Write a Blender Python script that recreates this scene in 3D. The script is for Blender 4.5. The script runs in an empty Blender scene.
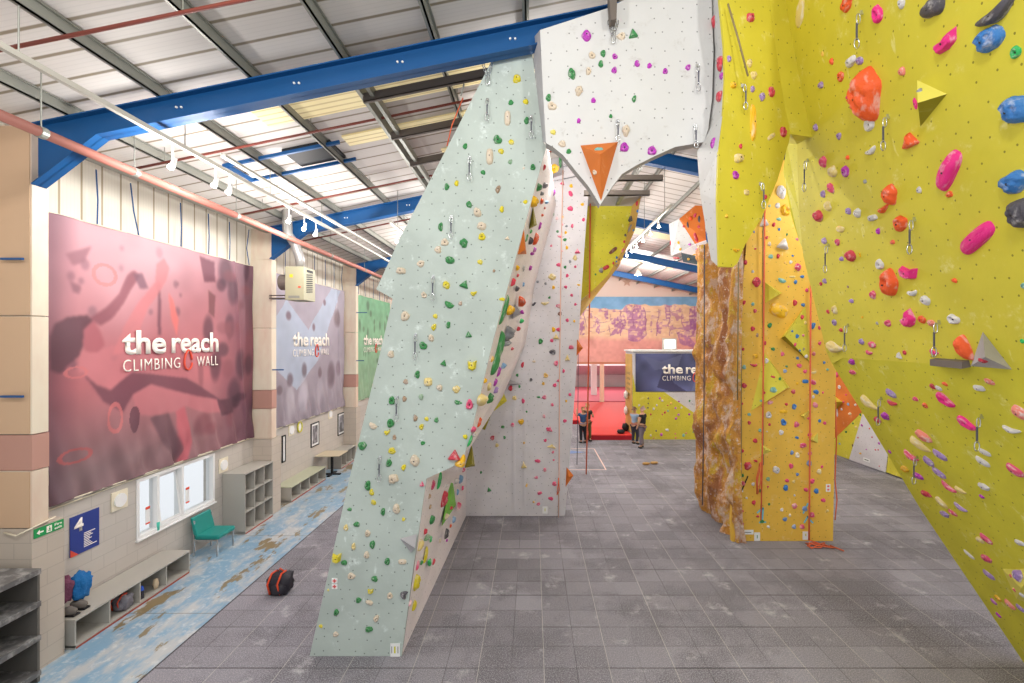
import bpy, bmesh, math, random
import numpy as np
from mathutils import Vector, Matrix, noise
from mathutils.geometry import tessellate_polygon

# ------------------------------------------------------------------ camera, world, light, exposure
sc = bpy.context.scene
COL = sc.collection
F, CX, CY, H = 455.0, 533.0, 341.5, 4.6
cam_d = bpy.data.cameras.new('camera'); cam = bpy.data.objects.new('camera', cam_d); COL.objects.link(cam)
cam_d.sensor_width = 36; cam_d.lens = F / 1024 * 36; cam_d.shift_x = -(CX - 512) / 1024
cam_d.clip_start = 0.05; cam_d.clip_end = 300
cam.location = (0, 0, H); cam.rotation_euler = (math.pi / 2, 0, 0)
sc.camera = cam
sc.view_settings.view_transform = 'Standard'; sc.view_settings.look = 'None'
sc.view_settings.gamma = 1; sc.view_settings.use_curve_mapping = False
sc.view_settings.exposure = 0.35
w = bpy.data.worlds.new('world'); sc.world = w; w.use_nodes = True
w.node_tree.nodes['Background'].inputs[0].default_value = (0.98, 0.99, 1.0, 1)
w.node_tree.nodes['Background'].inputs[1].default_value = 0.66

def lamp_light(name, loc, power, radius=0.12, color=(1, .97, .93)):
    d = bpy.data.lights.new(name, 'POINT'); d.energy = power; d.shadow_soft_size = radius; d.color = color
    o = bpy.data.objects.new(name, d); COL.objects.link(o); o.location = loc
    return o

# unseen lamps without fixtures, added above the camera to light the walls
for _x, _y, _z, _p in ((-3.2, 1.6, 8.3, 330), (.4, .6, 8.9, 340), (3.4, .3, 9.0, 330)):
    lamp_light('lamp_light', (_x, _y, _z), _p, .22)

# daylight outside the left wall
_d = bpy.data.lights.new('daylight_sun', 'SUN'); _d.energy = 1.0; _d.angle = .02
_o = bpy.data.objects.new('daylight_sun', _d); COL.objects.link(_o); _o.rotation_euler = (-.25, 0, 0)

# ------------------------------------------------------------------ helpers
def P(px, py, d):
    return Vector(((px - CX) * d / F, d, H - (py - CY) * d / F))
def ray(px, py):
    return Vector(((px - CX) / F, 1.0, -(py - CY) / F))
CAM = Vector((0, 0, H))

class Plane:
    def __init__(s, a, b, c):
        s.o = Vector(a); s.n = (Vector(b) - s.o).cross(Vector(c) - s.o).normalized()
        if s.n.dot(CAM - s.o) < 0: s.n = -s.n
    def at(s, px, py, off=0.0):
        r = ray(px, py); t = (s.o + s.n * off - CAM).dot(s.n) / r.dot(s.n)
        return CAM + r * t

def lin(h):
    h = h.lstrip('#'); v = [int(h[i:i + 2], 16) / 255 for i in (0, 2, 4)]
    return tuple(x / 12.92 if x <= .04045 else ((x + .055) / 1.055) ** 2.4 for x in v)

def new_mat(name, col, rough=.6, metal=0.0, spec=.4):
    m = bpy.data.materials.new(name); m.use_nodes = True
    b = m.node_tree.nodes['Principled BSDF']
    c = lin(col) if isinstance(col, str) else col
    b.inputs['Base Color'].default_value = (*c, 1); b.inputs['Roughness'].default_value = rough
    b.inputs['Metallic'].default_value = metal; b.inputs['Specular IOR Level'].default_value = spec
    return m

class NT:
    """small node builder"""
    def __init__(s, m): s.m = m; s.t = m.node_tree; s.b = s.t.nodes['Principled BSDF']
    def n(s, typ, **kw):
        x = s.t.nodes.new(typ)
        for k, v in kw.items(): setattr(x, k, v)
        return x
    def l(s, a, b): s.t.links.new(a, b)
    def math(s, op, a, b=None, c=None):
        x = s.n('ShaderNodeMath', operation=op)
        for i, v in enumerate((a, b, c)):
            if v is None: continue
            if isinstance(v, (int, float)): x.inputs[i].default_value = v
            else: s.l(v, x.inputs[i])
        return x.outputs[0]
    def mix(s, f, a, b, blend='MIX'):
        x = s.n('ShaderNodeMix', data_type='RGBA', blend_type=blend)
        for sock, v in ((x.inputs[0], f), (x.inputs[6], a), (x.inputs[7], b)):
            if isinstance(v, (int, float)): sock.default_value = v
            elif isinstance(v, tuple): sock.default_value = (*v[:3], 1)
            else: s.l(v, sock)
        return x.outputs[2]
    def noise(s, vec, scale, detail=4, rough=.6):
        x = s.n('ShaderNodeTexNoise'); x.inputs['Scale'].default_value = scale
        x.inputs['Detail'].default_value = detail; x.inputs['Roughness'].default_value = rough
        if vec is not None: s.l(vec, x.inputs['Vector'])
        return x.outputs[0]
    def step(s, v, a, b):
        x = s.n('ShaderNodeMapRange', interpolation_type='SMOOTHSTEP'); s.l(v, x.inputs[0])
        x.inputs[1].default_value = a; x.inputs[2].default_value = b
        return x.outputs[0]
    def scalev(s, v, k):
        x = s.n('ShaderNodeVectorMath', operation='MULTIPLY'); s.l(v, x.inputs[0]); x.inputs[1].default_value = k
        return x.outputs[0]
    def obj(s): return s.n('ShaderNodeTexCoord').outputs['Object']
    def uv(s): return s.n('ShaderNodeTexCoord').outputs['UV']
    def bump(s, h, dist=.01, strength=.5):
        x = s.n('ShaderNodeBump'); x.inputs['Distance'].default_value = dist; x.inputs['Strength'].default_value = strength
        s.l(h, x.inputs['Height']); s.l(x.outputs[0], s.b.inputs['Normal'])
    def base(s, c): s.l(c, s.b.inputs['Base Color'])

def panel_mat(name, col, chalk='#FFFFFF', chalk_amt=.5, rough=.65, hole=True, stain=.12):
    m = new_mat(name, col, rough); t = NT(m); uv = t.uv()
    c = lin(col)
    n1 = t.noise(uv, .9, 5, .6); n2 = t.noise(uv, 3.2, 6, .7); n3 = t.noise(uv, 22, 3, .6)
    d = tuple(x * (1 - stain * 1.6) for x in c)
    col1 = t.mix(t.step(n1, .35, .65), d, c)
    ch = t.math('MULTIPLY', t.step(n2, .56, .74), chalk_amt)
    ch = t.math('MULTIPLY', ch, t.step(n3, .3, .6))
    ch = t.math('MAXIMUM', ch, t.math('MULTIPLY', t.step(t.noise(t.scalev(uv, (5, 1.6, 1)), 1.2, 5, .6), .66, .72), chalk_amt * .7))
    col2 = t.mix(ch, col1, lin(chalk))
    if hole:
        v = t.n('ShaderNodeTexVoronoi', voronoi_dimensions='2D', feature='F1'); v.inputs['Scale'].default_value = 5.2
        v.inputs['Randomness'].default_value = .55; t.l(uv, v.inputs['Vector'])
        hm = t.math('LESS_THAN', v.outputs['Distance'], .052)
        col2 = t.mix(t.math('MULTIPLY', hm, .8), col2, tuple(x * .25 for x in c))
    t.base(col2); t.bump(n3, .004, .4)
    return m

class MB:
    def __init__(s): s.v = []; s.f = []; s.mi = []; s.uv = {}
    def add(s, verts, faces, mi=0):
        k = len(s.v); s.v += [Vector(v) for v in verts]
        for f in faces: s.f.append([k + i for i in f]); s.mi.append(mi)
        return s
    def box(s, x0, x1, y0, y1, z0, z1, mi=0):
        vs = [(x, y, z) for z in (z0, z1) for y in (y0, y1) for x in (x0, x1)]
        return s.add(vs, [(0, 2, 3, 1), (4, 5, 7, 6), (0, 1, 5, 4), (2, 6, 7, 3), (0, 4, 6, 2), (1, 3, 7, 5)], mi)
    def obox(s, c, ax, ay, az, mi=0):
        c, ax, ay, az = map(Vector, (c, ax, ay, az))
        vs = [c + ax * i + ay * j + az * k for k in (-1, 1) for j in (-1, 1) for i in (-1, 1)]
        return s.add(vs, [(0, 2, 3, 1), (4, 5, 7, 6), (0, 1, 5, 4), (2, 6, 7, 3), (0, 4, 6, 2), (1, 3, 7, 5)], mi)
    def prism(s, pts, vec, mi=0, side=1, back=1):
        n = len(pts); vec = Vector(vec); a = [Vector(p) for p in pts]
        k = len(s.v); s.v += a + [p + vec for p in a]
        s.f.append([k + i for i in range(n)]); s.mi.append(mi)
        s.f.append([k + n + i for i in reversed(range(n))]); s.mi.append(back)
        for i in range(n):
            j = (i + 1) % n
            s.f.append([k + i, k + n + i, k + n + j, k + j]); s.mi.append(side)
        return s
    def tube(s, pts, r, n=6, mi=0, closed=False):
        pts = [Vector(p) for p in pts]; k0 = len(s.v); m = len(pts)
        up = None
        for i, p in enumerate(pts):
            a = pts[(i - 1) % m] if (i or closed) else p; b = pts[(i + 1) % m] if (i < m - 1 or closed) else p
            d = (b - a).normalized()
            if up is None: up = d.orthogonal().normalized()
            u = (up - d * up.dot(d)); u = u.normalized() if u.length > 1e-5 else d.orthogonal().normalized()
            up = u; q = d.cross(u); rr = r[i] if isinstance(r, (list, tuple)) else r
            for j in range(n):
                t = 2 * math.pi * j / n; s.v.append(p + (u * math.cos(t) + q * math.sin(t)) * rr)
        for i in range(m if closed else m - 1):
            i2 = (i + 1) % m
            for j in range(n):
                j2 = (j + 1) % n
                s.f.append([k0 + i * n + j, k0 + i * n + j2, k0 + i2 * n + j2, k0 + i2 * n + j]); s.mi.append(mi)
        if not closed:
            s.f.append([k0 + j for j in reversed(range(n))]); s.mi.append(mi)
            s.f.append([k0 + (m - 1) * n + j for j in range(n)]); s.mi.append(mi)
        return s
    def cyl(s, a, b, r, n=16, mi=0): return s.tube([a, b], r, n, mi)
    def build(s, name, mats, parent=None, smooth=False, bevel=0, uvplane=None, recalc=True):
        off = origin(parent) if parent else Vector()
        me = bpy.data.meshes.new(name)
        me.from_pydata([v - off for v in s.v], [], s.f)
        for m in (mats if isinstance(mats, (list, tuple)) else [mats]): me.materials.append(m)
        for p, mi in zip(me.polygons, s.mi): p.material_index = min(mi, len(me.materials) - 1); p.use_smooth = smooth
        if uvplane:
            ul = me.uv_layers.new(name='uv'); o, uu, vv = uvplane
            for lp in me.loops:
                q = me.vertices[lp.vertex_index].co + off - o; ul.data[lp.index].uv = (q.dot(uu), q.dot(vv))
        if recalc:
            bm = bmesh.new(); bm.from_mesh(me); bmesh.ops.recalc_face_normals(bm, faces=bm.faces); bm.to_mesh(me); bm.free()
        o = bpy.data.objects.new(name, me); COL.objects.link(o)
        if parent: o.parent = parent
        if bevel:
            b = o.modifiers.new('bevel', 'BEVEL'); b.width = bevel; b.segments = 2; b.limit_method = 'ANGLE'
        return o

def origin(o):
    v = Vector()
    while o: v += o.location; o = o.parent
    return v
def tag(o, label, cat, group=None, kind=None):
    o['label'] = label; o['category'] = cat
    if group: o['group'] = group
    if kind: o['kind'] = kind
    return o
def empty(name, loc, label, cat, group=None):
    o = bpy.data.objects.new(name, None); COL.objects.link(o); o.location = loc; o.empty_display_size = .1
    return tag(o, label, cat, group)
def struct(o): o['kind'] = 'structure'; return o
def plane_uv(pl):
    v = Vector((0, 0, 1)) - pl.n * pl.n.z; v.normalize(); u = v.cross(pl.n).normalized()
    return (pl.o, u, v)

# ray-castable surfaces
SURF = {}
def reg(name, polys):
    L = SURF.setdefault(name, [])
    for poly in polys:
        poly = [Vector(p) for p in poly]
        for tri in tessellate_polygon([poly]): L.append([poly[i] for i in tri])
def hit(px, py, names, off=0.0):
    r = ray(px, py); best = None
    for nm in names:
        for a, b, c in SURF[nm]:
            n = (b - a).cross(c - a)
            if n.length < 1e-9: continue
            n.normalize()
            if n.dot(CAM - a) < 0: n = -n
            den = r.dot(n)
            if abs(den) < 1e-6: continue
            t = (a - CAM).dot(n) / den
            if t <= 0: continue
            q = CAM + r * t
            e = [(b - a).cross(q - a).dot(n), (c - b).cross(q - b).dot(n), (a - c).cross(q - c).dot(n)]
            if min(e) > -1e-4 or max(e) < 1e-4:
                if best is None or t < best[0]: best = (t, q, n)
    if best is None:      # nearest triangle's plane
        bd = 1e9
        for nm in names:
            for a, b, c in SURF[nm]:
                n = (b - a).cross(c - a)
                if n.length < 1e-9: continue
                n.normalize()
                if n.dot(CAM - a) < 0: n = -n
                g = (a + b + c) / 3; den = r.dot(n)
                if abs(den) < .03: continue
                t = (a - CAM).dot(n) / den; q = CAM + r * t
                if (q - g).length < bd: bd = (q - g).length; best = (t, q, n)
    t, q, n = best
    if off:
        t2 = t + off / r.dot(n)
        q = CAM + r * t2 - n * off
    return q, n

# ------------------------------------------------------------------ materials
M = {}
M['cream_wall'] = new_mat('cream_wall', '#E2D8C4', .7)
M['steel_grey'] = new_mat('steel_grey', '#8F9088', .45, .3)
M['dark_steel'] = new_mat('dark_steel', '#6E655E', .6, .2)
M['chrome'] = new_mat('chrome', '#C9CBCC', .25, .8)
M['black'] = new_mat('black', '#1B1B1E', .6)
M['white'] = new_mat('white', '#EDEDEC', .5)
M['offwhite'] = new_mat('offwhite', '#E6DDC6', .6)
M['blue_beam'] = new_mat('blue_beam', '#0E5089', .5)
M['blue_dark'] = new_mat('blue_dark', '#1C4E86', .5)
M['red_pipe'] = new_mat('red_pipe', '#7A3A30', .5)
M['pink_pipe'] = new_mat('pink_pipe', '#B27468', .5)
M['steel_rail'] = new_mat('steel_rail', '#BBB8AE', .5)
M['grey_edge'] = new_mat('grey_edge', '#A9A5A3', .8)
M['letter_white'] = new_mat('letter_white', '#FFF7EE', .6)
M['letter_red'] = new_mat('letter_red', '#E2543F', .6)
M['orange_rope'] = new_mat('orange_rope', '#DE6A45', .8)
M['grey_rope'] = new_mat('grey_rope', '#5B5B66', .8)
M['pale_rope'] = new_mat('pale_rope', '#E3B8A6', .8)
M['dark_tan'] = new_mat('dark_tan', '#8A7A55', .7)

def emit_mat(name, col, s):
    m = bpy.data.materials.new(name); m.use_nodes = True; b = m.node_tree.nodes['Principled BSDF']
    b.inputs['Base Color'].default_value = (*lin(col), 1); b.inputs['Emission Color'].default_value = (*lin(col), 1)
    b.inputs['Emission Strength'].default_value = s
    return m
M['lamp'] = emit_mat('lamp_glow', '#FFFDF6', 18)
M['lightbox'] = emit_mat('light_box', '#FFFFFF', 1.2)

def block_mat(name, col, rough=.75):
    m = new_mat(name, col, rough); t = NT(m); o = t.obj()
    sep = t.n('ShaderNodeSeparateXYZ'); t.l(o, sep.inputs[0])
    cmb = t.n('ShaderNodeCombineXYZ'); t.l(t.math('ADD', sep.outputs[1], sep.outputs[0]), cmb.inputs[0]); t.l(sep.outputs[2], cmb.inputs[1])
    b = t.n('ShaderNodeTexBrick'); t.l(cmb.outputs[0], b.inputs['Vector']); b.inputs['Scale'].default_value = 1
    b.inputs['Brick Width'].default_value = .45; b.inputs['Row Height'].default_value = .225; b.inputs['Mortar Size'].default_value = .006
    c = lin(col)
    b.inputs['Color1'].default_value = (*c, 1); b.inputs['Color2'].default_value = (*[x * .95 for x in c], 1)
    b.inputs['Mortar'].default_value = (*[x * .8 for x in c], 1)
    t.base(t.mix(t.math('MULTIPLY', t.noise(o, 2, 5), .25), b.outputs[0], tuple(x * .75 for x in c)))
    t.bump(b.outputs['Fac'], .006, -.6)
    return m
M['block'] = block_mat('painted_blocks', '#C6BFB7')
M['block_pink'] = block_mat('painted_blocks_pink', '#C4B8AB')

def ribbed_mat(name, col, axis, pitch, line=.04, dark=.6):
    m = new_mat(name, col, .6); t = NT(m); o = t.obj()
    sep = t.n('ShaderNodeSeparateXYZ'); t.l(o, sep.inputs[0])
    a = t.math('FRACT', t.math('DIVIDE', sep.outputs[axis], pitch))
    d = t.math('ABSOLUTE', t.math('SUBTRACT', a, .5))
    ln = t.step(d, .5 - line * 1.6, .5 - line * .6)
    a2 = t.math('FRACT', t.math('DIVIDE', sep.outputs[axis], pitch / 6)); d2 = t.math('ABSOLUTE', t.math('SUBTRACT', a2, .5))
    ln2 = t.math('MULTIPLY', t.step(d2, .34, .46), .12)
    c = lin(col); nz = t.math('MULTIPLY', t.noise(o, .8, 5), .28)
    c0 = t.mix(nz, c, tuple(x * .72 for x in c))
    cc = t.mix(ln2, c0, tuple(x * .5 for x in c))
    t.base(t.mix(ln, cc, (c[0] * dark * .75, c[1] * dark * .66, c[2] * dark * .5)))
    t.bump(ln, .03, -.5)
    return m
M['roof'] = ribbed_mat('roof_sheet', '#D6D0CB', 1, .42, .05, .5)
M['skylight'] = ribbed_mat('skylight_sheet', '#E8D9A6', 1, .14, .12, .8)
_b = M['skylight'].node_tree.nodes['Principled BSDF']; _b.inputs['Emission Color'].default_value = (*lin('#F3E3B4'), 1); _b.inputs['Emission Strength'].default_value = .22
M['cladding'] = ribbed_mat('wall_cladding', '#E3DDCF', 1, .36, .045, .65)

# rubber tile floor
def floor_mat():
    m = new_mat('rubber_tiles', '#6C6870', .8, 0, .25); t = NT(m); o = t.obj()
    S = .4607
    sep = t.n('ShaderNodeSeparateXYZ'); t.l(o, sep.inputs[0])
    x = t.math('DIVIDE', t.math('SUBTRACT', sep.outputs[0], .155), S); y = t.math('DIVIDE', t.math('SUBTRACT', sep.outputs[1], .42 - .0), S)
    fx = t.math('FLOOR', x); fy = t.math('FLOOR', y)
    def edge(v, wd):
        f = t.math('FRACT', t.math('ADD', v, .5)); return t.math('LESS_THAN', t.math('ABSOLUTE', t.math('SUBTRACT', f, .5)), wd)
    def edge2(v, wd): return edge(t.math('MULTIPLY', v, .5), wd)
    # per cell tint
    cmb = t.n('ShaderNodeCombineXYZ'); t.l(t.math('FLOOR', t.math('MULTIPLY', x, .5)), cmb.inputs[0]); t.l(t.math('FLOOR', t.math('MULTIPLY', y, .5)), cmb.inputs[1])
    wn = t.n('ShaderNodeTexWhiteNoise', noise_dimensions='2D'); t.l(cmb.outputs[0], wn.inputs['Vector'])
    cmb2 = t.n('ShaderNodeCombineXYZ'); t.l(fx, cmb2.inputs[0]); t.l(fy, cmb2.inputs[1])
    wn2 = t.n('ShaderNodeTexWhiteNoise', noise_dimensions='2D'); t.l(cmb2.outputs[0], wn2.inputs['Vector'])
    tint = t.math('ADD', t.math('MULTIPLY', wn.outputs[0], .6), t.math('MULTIPLY', wn2.outputs[0], .4))
    base = t.mix(tint, lin('#66646C'), lin('#92909A'))
    n1 = t.noise(o, .55, 5, .65); base = t.mix(t.math('MULTIPLY', t.step(n1, .45, .6), .6), base, lin('#4E4C54'))
    n2 = t.noise(o, 60, 3, .7); base = t.mix(t.step(n2, .4, .75), base, lin('#B5B1B6'))
    n3 = t.noise(o, 1.6, 6, .7); base = t.mix(t.math('MULTIPLY', t.step(n3, .56, .72), .5), base, lin('#D6D4D8'))
    lng = t.noise(o, .9, 2)
    # joints: fine pale ones, alternating dark ones
    pale = lin('#D8D4CC'); dk = lin('#2E2A2B')
    base = t.mix(t.math('MULTIPLY', edge(x, .010), t.math('MULTIPLY', t.step(lng, .3, .6), .6)), base, dk)
    base = t.mix(t.math('MULTIPLY', edge(y, .012), .45), base, dk)
    base = t.mix(t.math('MULTIPLY', edge2(x, .0045), .6), base, pale)
    base = t.mix(t.math('MULTIPLY', edge2(t.math('ADD', y, 1.0), .012), t.math('MULTIPLY', wn.outputs[0], .75)), base, dk)
    t.base(base); t.bump(n2, .003, .5)
    return m
M['rubber'] = floor_mat()

def blue_floor_mat():
    m = new_mat('painted_concrete', '#8FA9BE', .28, 0, .6); t = NT(m); o = t.obj()
    n1 = t.noise(t.scalev(o, (1.5, .6, 1)), 1.6, 7, .7); n2 = t.noise(o, 6, 6, .75); n3 = t.noise(t.scalev(o, (2.2, .9, 1)), .9, 6, .65)
    c = t.mix(t.step(n1, .44, .62), lin('#84A9C4'), lin('#BFC1C2'))
    c = t.mix(t.math('MULTIPLY', t.step(n2, .52, .66), .65), c, lin('#D9DBDA'))
    c = t.mix(t.step(n3, .565, .60), c, lin('#8C7C5C'))
    sep = t.n('ShaderNodeSeparateXYZ'); t.l(o, sep.inputs[0])
    f = t.math('FRACT', t.math('DIVIDE', sep.outputs[1], 3.1)); ed = t.math('LESS_THAN', t.math('ABSOLUTE', t.math('SUBTRACT', f, .5)), .004)
    c = t.mix(t.math('MULTIPLY', ed, .6), c, lin('#6E6A5C'))
    t.base(c)
    return m
M['blue_floor'] = blue_floor_mat()

def rock_mat():
    m = new_mat('painted_rock', '#B5762F', .7); t = NT(m); o = t.obj()
    n1 = t.noise(t.scalev(o, (1, 1, .45)), 1.7, 6, .65); n2 = t.noise(t.scalev(o, (1, 1, .5)), 3.3, 6, .7); n3 = t.noise(o, 9, 5, .7)
    c = t.mix(t.step(n1, .38, .58), lin('#AE7046'), lin('#DC9E44'))
    c = t.mix(t.math('MULTIPLY', t.step(n2, .54, .64), .8), c, lin('#DDBB3C'))
    a = t.noise(t.scalev(o, (1.3, 1.3, .8)), 2.1, 7, .75)
    c = t.mix(t.math('MULTIPLY', t.step(a, .5, .6), .75), c, lin('#E4CBBC'))
    c = t.mix(t.math('MULTIPLY', t.step(n3, .57, .68), .7), c, lin('#F6EFE8'))
    c = t.mix(t.math('MULTIPLY', t.step(n3, .42, .3), .35), c, lin('#7E5030'))
    t.base(c); t.bump(n3, .08, 1.0)
    return m
M['rock'] = rock_mat()

M['p_mint'] = panel_mat('mint_panel', '#B9C4BD', '#DCE6E2', .95, stain=.09)
M['p_white'] = panel_mat('white_panel', '#CFCFCE', '#A8A39C', .8, stain=.04)
M['p_grey'] = panel_mat('pale_grey_panel', '#DAD6DA', '#E8E5E6', .4, stain=.08)
M['p_pinkwhite'] = panel_mat('pinkish_white_panel', '#F1E9EC', '#C9BFC2', .4, stain=.05)
M['p_yellow'] = panel_mat('lime_yellow_panel', '#D8CC40', '#F0EBA8', .6, stain=.06)
M['p_yellow_low'] = panel_mat('lime_yellow_low_panel', '#DED63C', '#F2EFA8', .95, stain=.08)
M['p_lightyellow'] = panel_mat('light_yellow_panel', '#E2D860', '#F4EFB8', .6, hole=False, stain=.03)
M['p_amber'] = panel_mat('amber_panel', '#EBBB48', '#F2DDB0', .55, stain=.07)
M['p_orange'] = panel_mat('orange_panel', '#D9762B', '#F1C7A0', .4, stain=.1, hole=False)
M['p_volgrey'] = panel_mat('grey_volume', '#B7B4B8', '#DCDADC', .6, hole=False)
M['p_volgreen'] = panel_mat('green_volume', '#7BC24A', '#DDEBC8', .4, hole=False)
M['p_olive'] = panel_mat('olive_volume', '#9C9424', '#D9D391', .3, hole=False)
M['p_bluegrey'] = panel_mat('blue_grey_volume', '#5E6F78', '#9EACB4', .3, hole=False)
M['p_tan'] = panel_mat('tan_panel', '#D8AE62', '#F0DDB0', .3)

HC = dict(g=('#3C8A4E', 'green'), y=('#DCCB2E', 'yellow'), c=('#DCCBB4', 'cream'), a=('#A88F78', 'tan'), p=('#E0527C', 'pink'),
          h=('#EE2E8C', 'hot pink'), m=('#B83AB6', 'magenta'), v=('#A386C4', 'lilac'), w=('#D9D6D8', 'white'), o=('#F0602C', 'orange'),
          r=('#CC3E50', 'red'), b=('#3B7CC2', 'blue'), t=('#7FB8B0', 'turquoise'), k=('#55525A', 'dark grey'), e=('#8E9098', 'grey'),
          s=('#EE8A7E', 'salmon'), n=('#7C4A38', 'brown'), G=('#35B765', 'bright green'), i=('#7DA9D6', 'light blue'),
          f=('#E6CF8A', 'pale yellow'), Y=('#EDB81E', 'golden yellow'))
for k, (hx, nm) in HC.items():
    m = new_mat('hold_' + nm.replace(' ', '_'), hx, .55); t = NT(m); o = t.obj()
    info = t.n('ShaderNodeObjectInfo')
    vv = t.n('ShaderNodeVectorMath', operation='ADD'); t.l(o, vv.inputs[0])
    cmb = t.n('ShaderNodeCombineXYZ'); t.l(t.math('MULTIPLY', info.outputs['Random'], 40), cmb.inputs[0]); t.l(cmb.outputs[0], vv.inputs[1])
    n1 = t.noise(vv.outputs[0], 2.2, 4, .6)
    amt = .75 if k in 'vwfps' else .4
    t.base(t.mix(t.math('MULTIPLY', t.step(n1, .5, .7), amt), lin(hx), lin('#EFE9E6')))
    t.bump(t.noise(vv.outputs[0], 14, 3), .02, .5)
    M['h_' + k] = m
M['bolt'] = new_mat('bolt_steel', '#3A3838', .5, .5)

# ------------------------------------------------------------------ the building shell
# roof planes
RIDGE = 3.0
def z_top(x): return 8.46 + .205 * (x + 2.93) if x <= RIDGE else 9.676 - .205 * (x - RIDGE)
def z_bot(x): return 7.47 + .205 * (x + 6.05) if x <= RIDGE else 9.325 - .205 * (x - RIDGE)
XL, XR, YB = -7.5, 12.4, 33.0
m = MB(); zs = .16
m.prism([(XL - .2, 4.0, z_top(XL - .2) + zs), (RIDGE, 4.0, z_top(RIDGE) + zs), (XR, 4.0, z_top(XR) + zs),
         (XR, 4.0, z_top(XR) + zs + .06), (RIDGE, 4.0, z_top(RIDGE) + zs + .06), (XL - .2, 4.0, z_top(XL - .2) + zs + .06)], (0, YB - 4, 0), 0, 0, 0)
struct(m.build('ceiling', M['roof']))
# floors
struct(MB().box(-5.33, 14, 1.0, 33, -.06, 0).build('floor', M['rubber']))
struct(MB().box(-7.7, -5.33, 1.0, 33, -.12, -.03).build('floor', M['blue_floor']))
struct(MB().box(-5.345, -5.322, 1.0, 33, -.03, .003).build('trim_1', new_mat('tile_edge', '#4A474C', .8)))
# left wall: block base with a window hole, cladding above
WY0, WY1, WZ0, WZ1 = 8.54, 10.63, .86, 2.0
m = MB(); x0, x1 = -7.7, -7.45
m.box(x0, x1, 3, WY0, -.1, 2.06).box(x0, x1, WY1, YB, -.1, 2.06).box(x0, x1, WY0, WY1, -.1, WZ0).box(x0, x1, WY0, WY1, WZ1, 2.06)
m.box(x0, x1, 3, YB, 2.06, 2.12)
struct(m.build('wall_left', M['block']))
struct(MB().box(-7.72, -7.5, 3, YB, 2.12, 8.0).build('wall_left', M['cladding']))
# window
wn = MB(); fx0, fx1 = -7.6, -7.43
def fr(mb, y0, y1, z0, z1, t, xa, xb):
    mb.box(xa, xb, y0, y1, z0, z0 + t).box(xa, xb, y0, y1, z1 - t, z1).box(xa, xb, y0, y0 + t, z0 + t, z1 - t).box(xa, xb, y1 - t, y1, z0 + t, z1 - t)
fr(wn, WY0, WY1, WZ0, WZ1, .06, fx0, fx1)
m1, m2 = 9.03, 9.66
wn.box(fx0, fx1, m1 - .03, m1 + .03, WZ0 + .06, WZ1 - .06).box(fx0, fx1, m2 - .03, m2 + .03, WZ0 + .06, WZ1 - .06)
wroot = struct(wn.build('window_1', M['white'], bevel=.006))
gl = new_mat('window_glass', '#F4F8FA', .02); gl.node_tree.nodes['Principled BSDF'].inputs['Transmission Weight'].default_value = 1
gl.node_tree.nodes['Principled BSDF'].inputs['IOR'].default_value = 1.02
for a, b in ((WY0 + .06, m1 - .03), (m2 + .03, WY1 - .06)):
    MB().box(-7.53, -7.525, a, b, WZ0 + .06, WZ1 - .06).build('pane', gl, wroot)
# opened middle casement (tilts inward)
cs = MB(); a, b = m1 + .035, m2 - .035
ct, st = math.cos(-.12), math.sin(-.12)
def tilt(y, z, off=0): return Vector((-7.46 + (z - (WZ0 + .08)) * st + off, y, WZ0 + .08 + (z - WZ0 - .08) * ct))
for (ya, yb, za, zb) in ((a, b, WZ0 + .08, WZ0 + .13), (a, b, WZ1 - .13, WZ1 - .08), (a, a + .045, WZ0 + .13, WZ1 - .13), (b - .045, b, WZ0 + .13, WZ1 - .13)):
    cs.prism([tilt(ya, za), tilt(yb, za), tilt(yb, zb), tilt(ya, zb)], (.03, 0, 0), 0, 0, 0)
sash = cs.build('sash', M['white'], wroot)
MB().prism([tilt(a + .04, WZ0 + .12, .012), tilt(b - .04, WZ0 + .12, .012), tilt(b - .04, WZ1 - .12, .012), tilt(a + .04, WZ1 - .12, .012)], (.004, 0, 0), 0, 0, 0).build('pane', gl, sash)
MB().box(-7.46, -7.40, WY0 - .02, WY1 + .02, WZ0 - .03, WZ0).build('window_sill', M['white'], wroot, bevel=.005)
for y0, z0 in ((8.80, 1.05), (9.82, 1.1)):
    st_ = MB().box(-7.50, -7.494, y0, y0 + .1, z0, z0 + .34).build('sticker', M['white'], wroot)
    MB().box(-7.494, -7.49, y0, y0 + .1, z0 + .29, z0 + .34).box(-7.494, -7.49, y0, y0 + .1, z0, z0 + .03).build('red_band', M['letter_red'], st_)
# outside the window
struct(MB().box(-30, -7.75, 0, 30, -.6, -.4).build('floor', new_mat('outside_paving', '#E9EAEE', .8)))
# back wall above the opening, mural strip is built below
m = MB(); m.box(-7.5, XR, YB, YB + .25, 2.97, 11)
m.box(-7.5, 1.0, YB, YB + .25, -.1, 2.97).box(8.0, XR, YB, YB + .25, -.1, 2.97)
struct(m.build('wall_back', new_mat('back_wall_paint', '#E6D3C6', .7)))
struct(MB().box(XR, XR + .25, 8.2, YB, -.1, 8.2).build('wall_right', M['cream_wall']))
# skylight strips in the roof
def strip(xa, xb, ya, yb, i):
    dz = zs - .04
    mb = MB().prism([(xa, ya, z_top(xa) + dz), (xb, ya, z_top(xb) + dz), (xb, yb, z_top(xb) + dz), (xa, yb, z_top(xa) + dz)], (0, 0, .03), 0, 0, 0)
    struct(mb.build('window_%d' % i, M['skylight']))
for i, s_ in enumerate([(-4.5, 3, 7.0, 7.75), (-2.0, 1.2, 9.9, 10.5), (-3.9, 3, 4.1, 4.9), (3.1, 8, 19.6, 20.5), (3.1, 8, 25.4, 26.3), (-3.6, 3, 8.55, 8.95)]): strip(*s_, i + 2)

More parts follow.
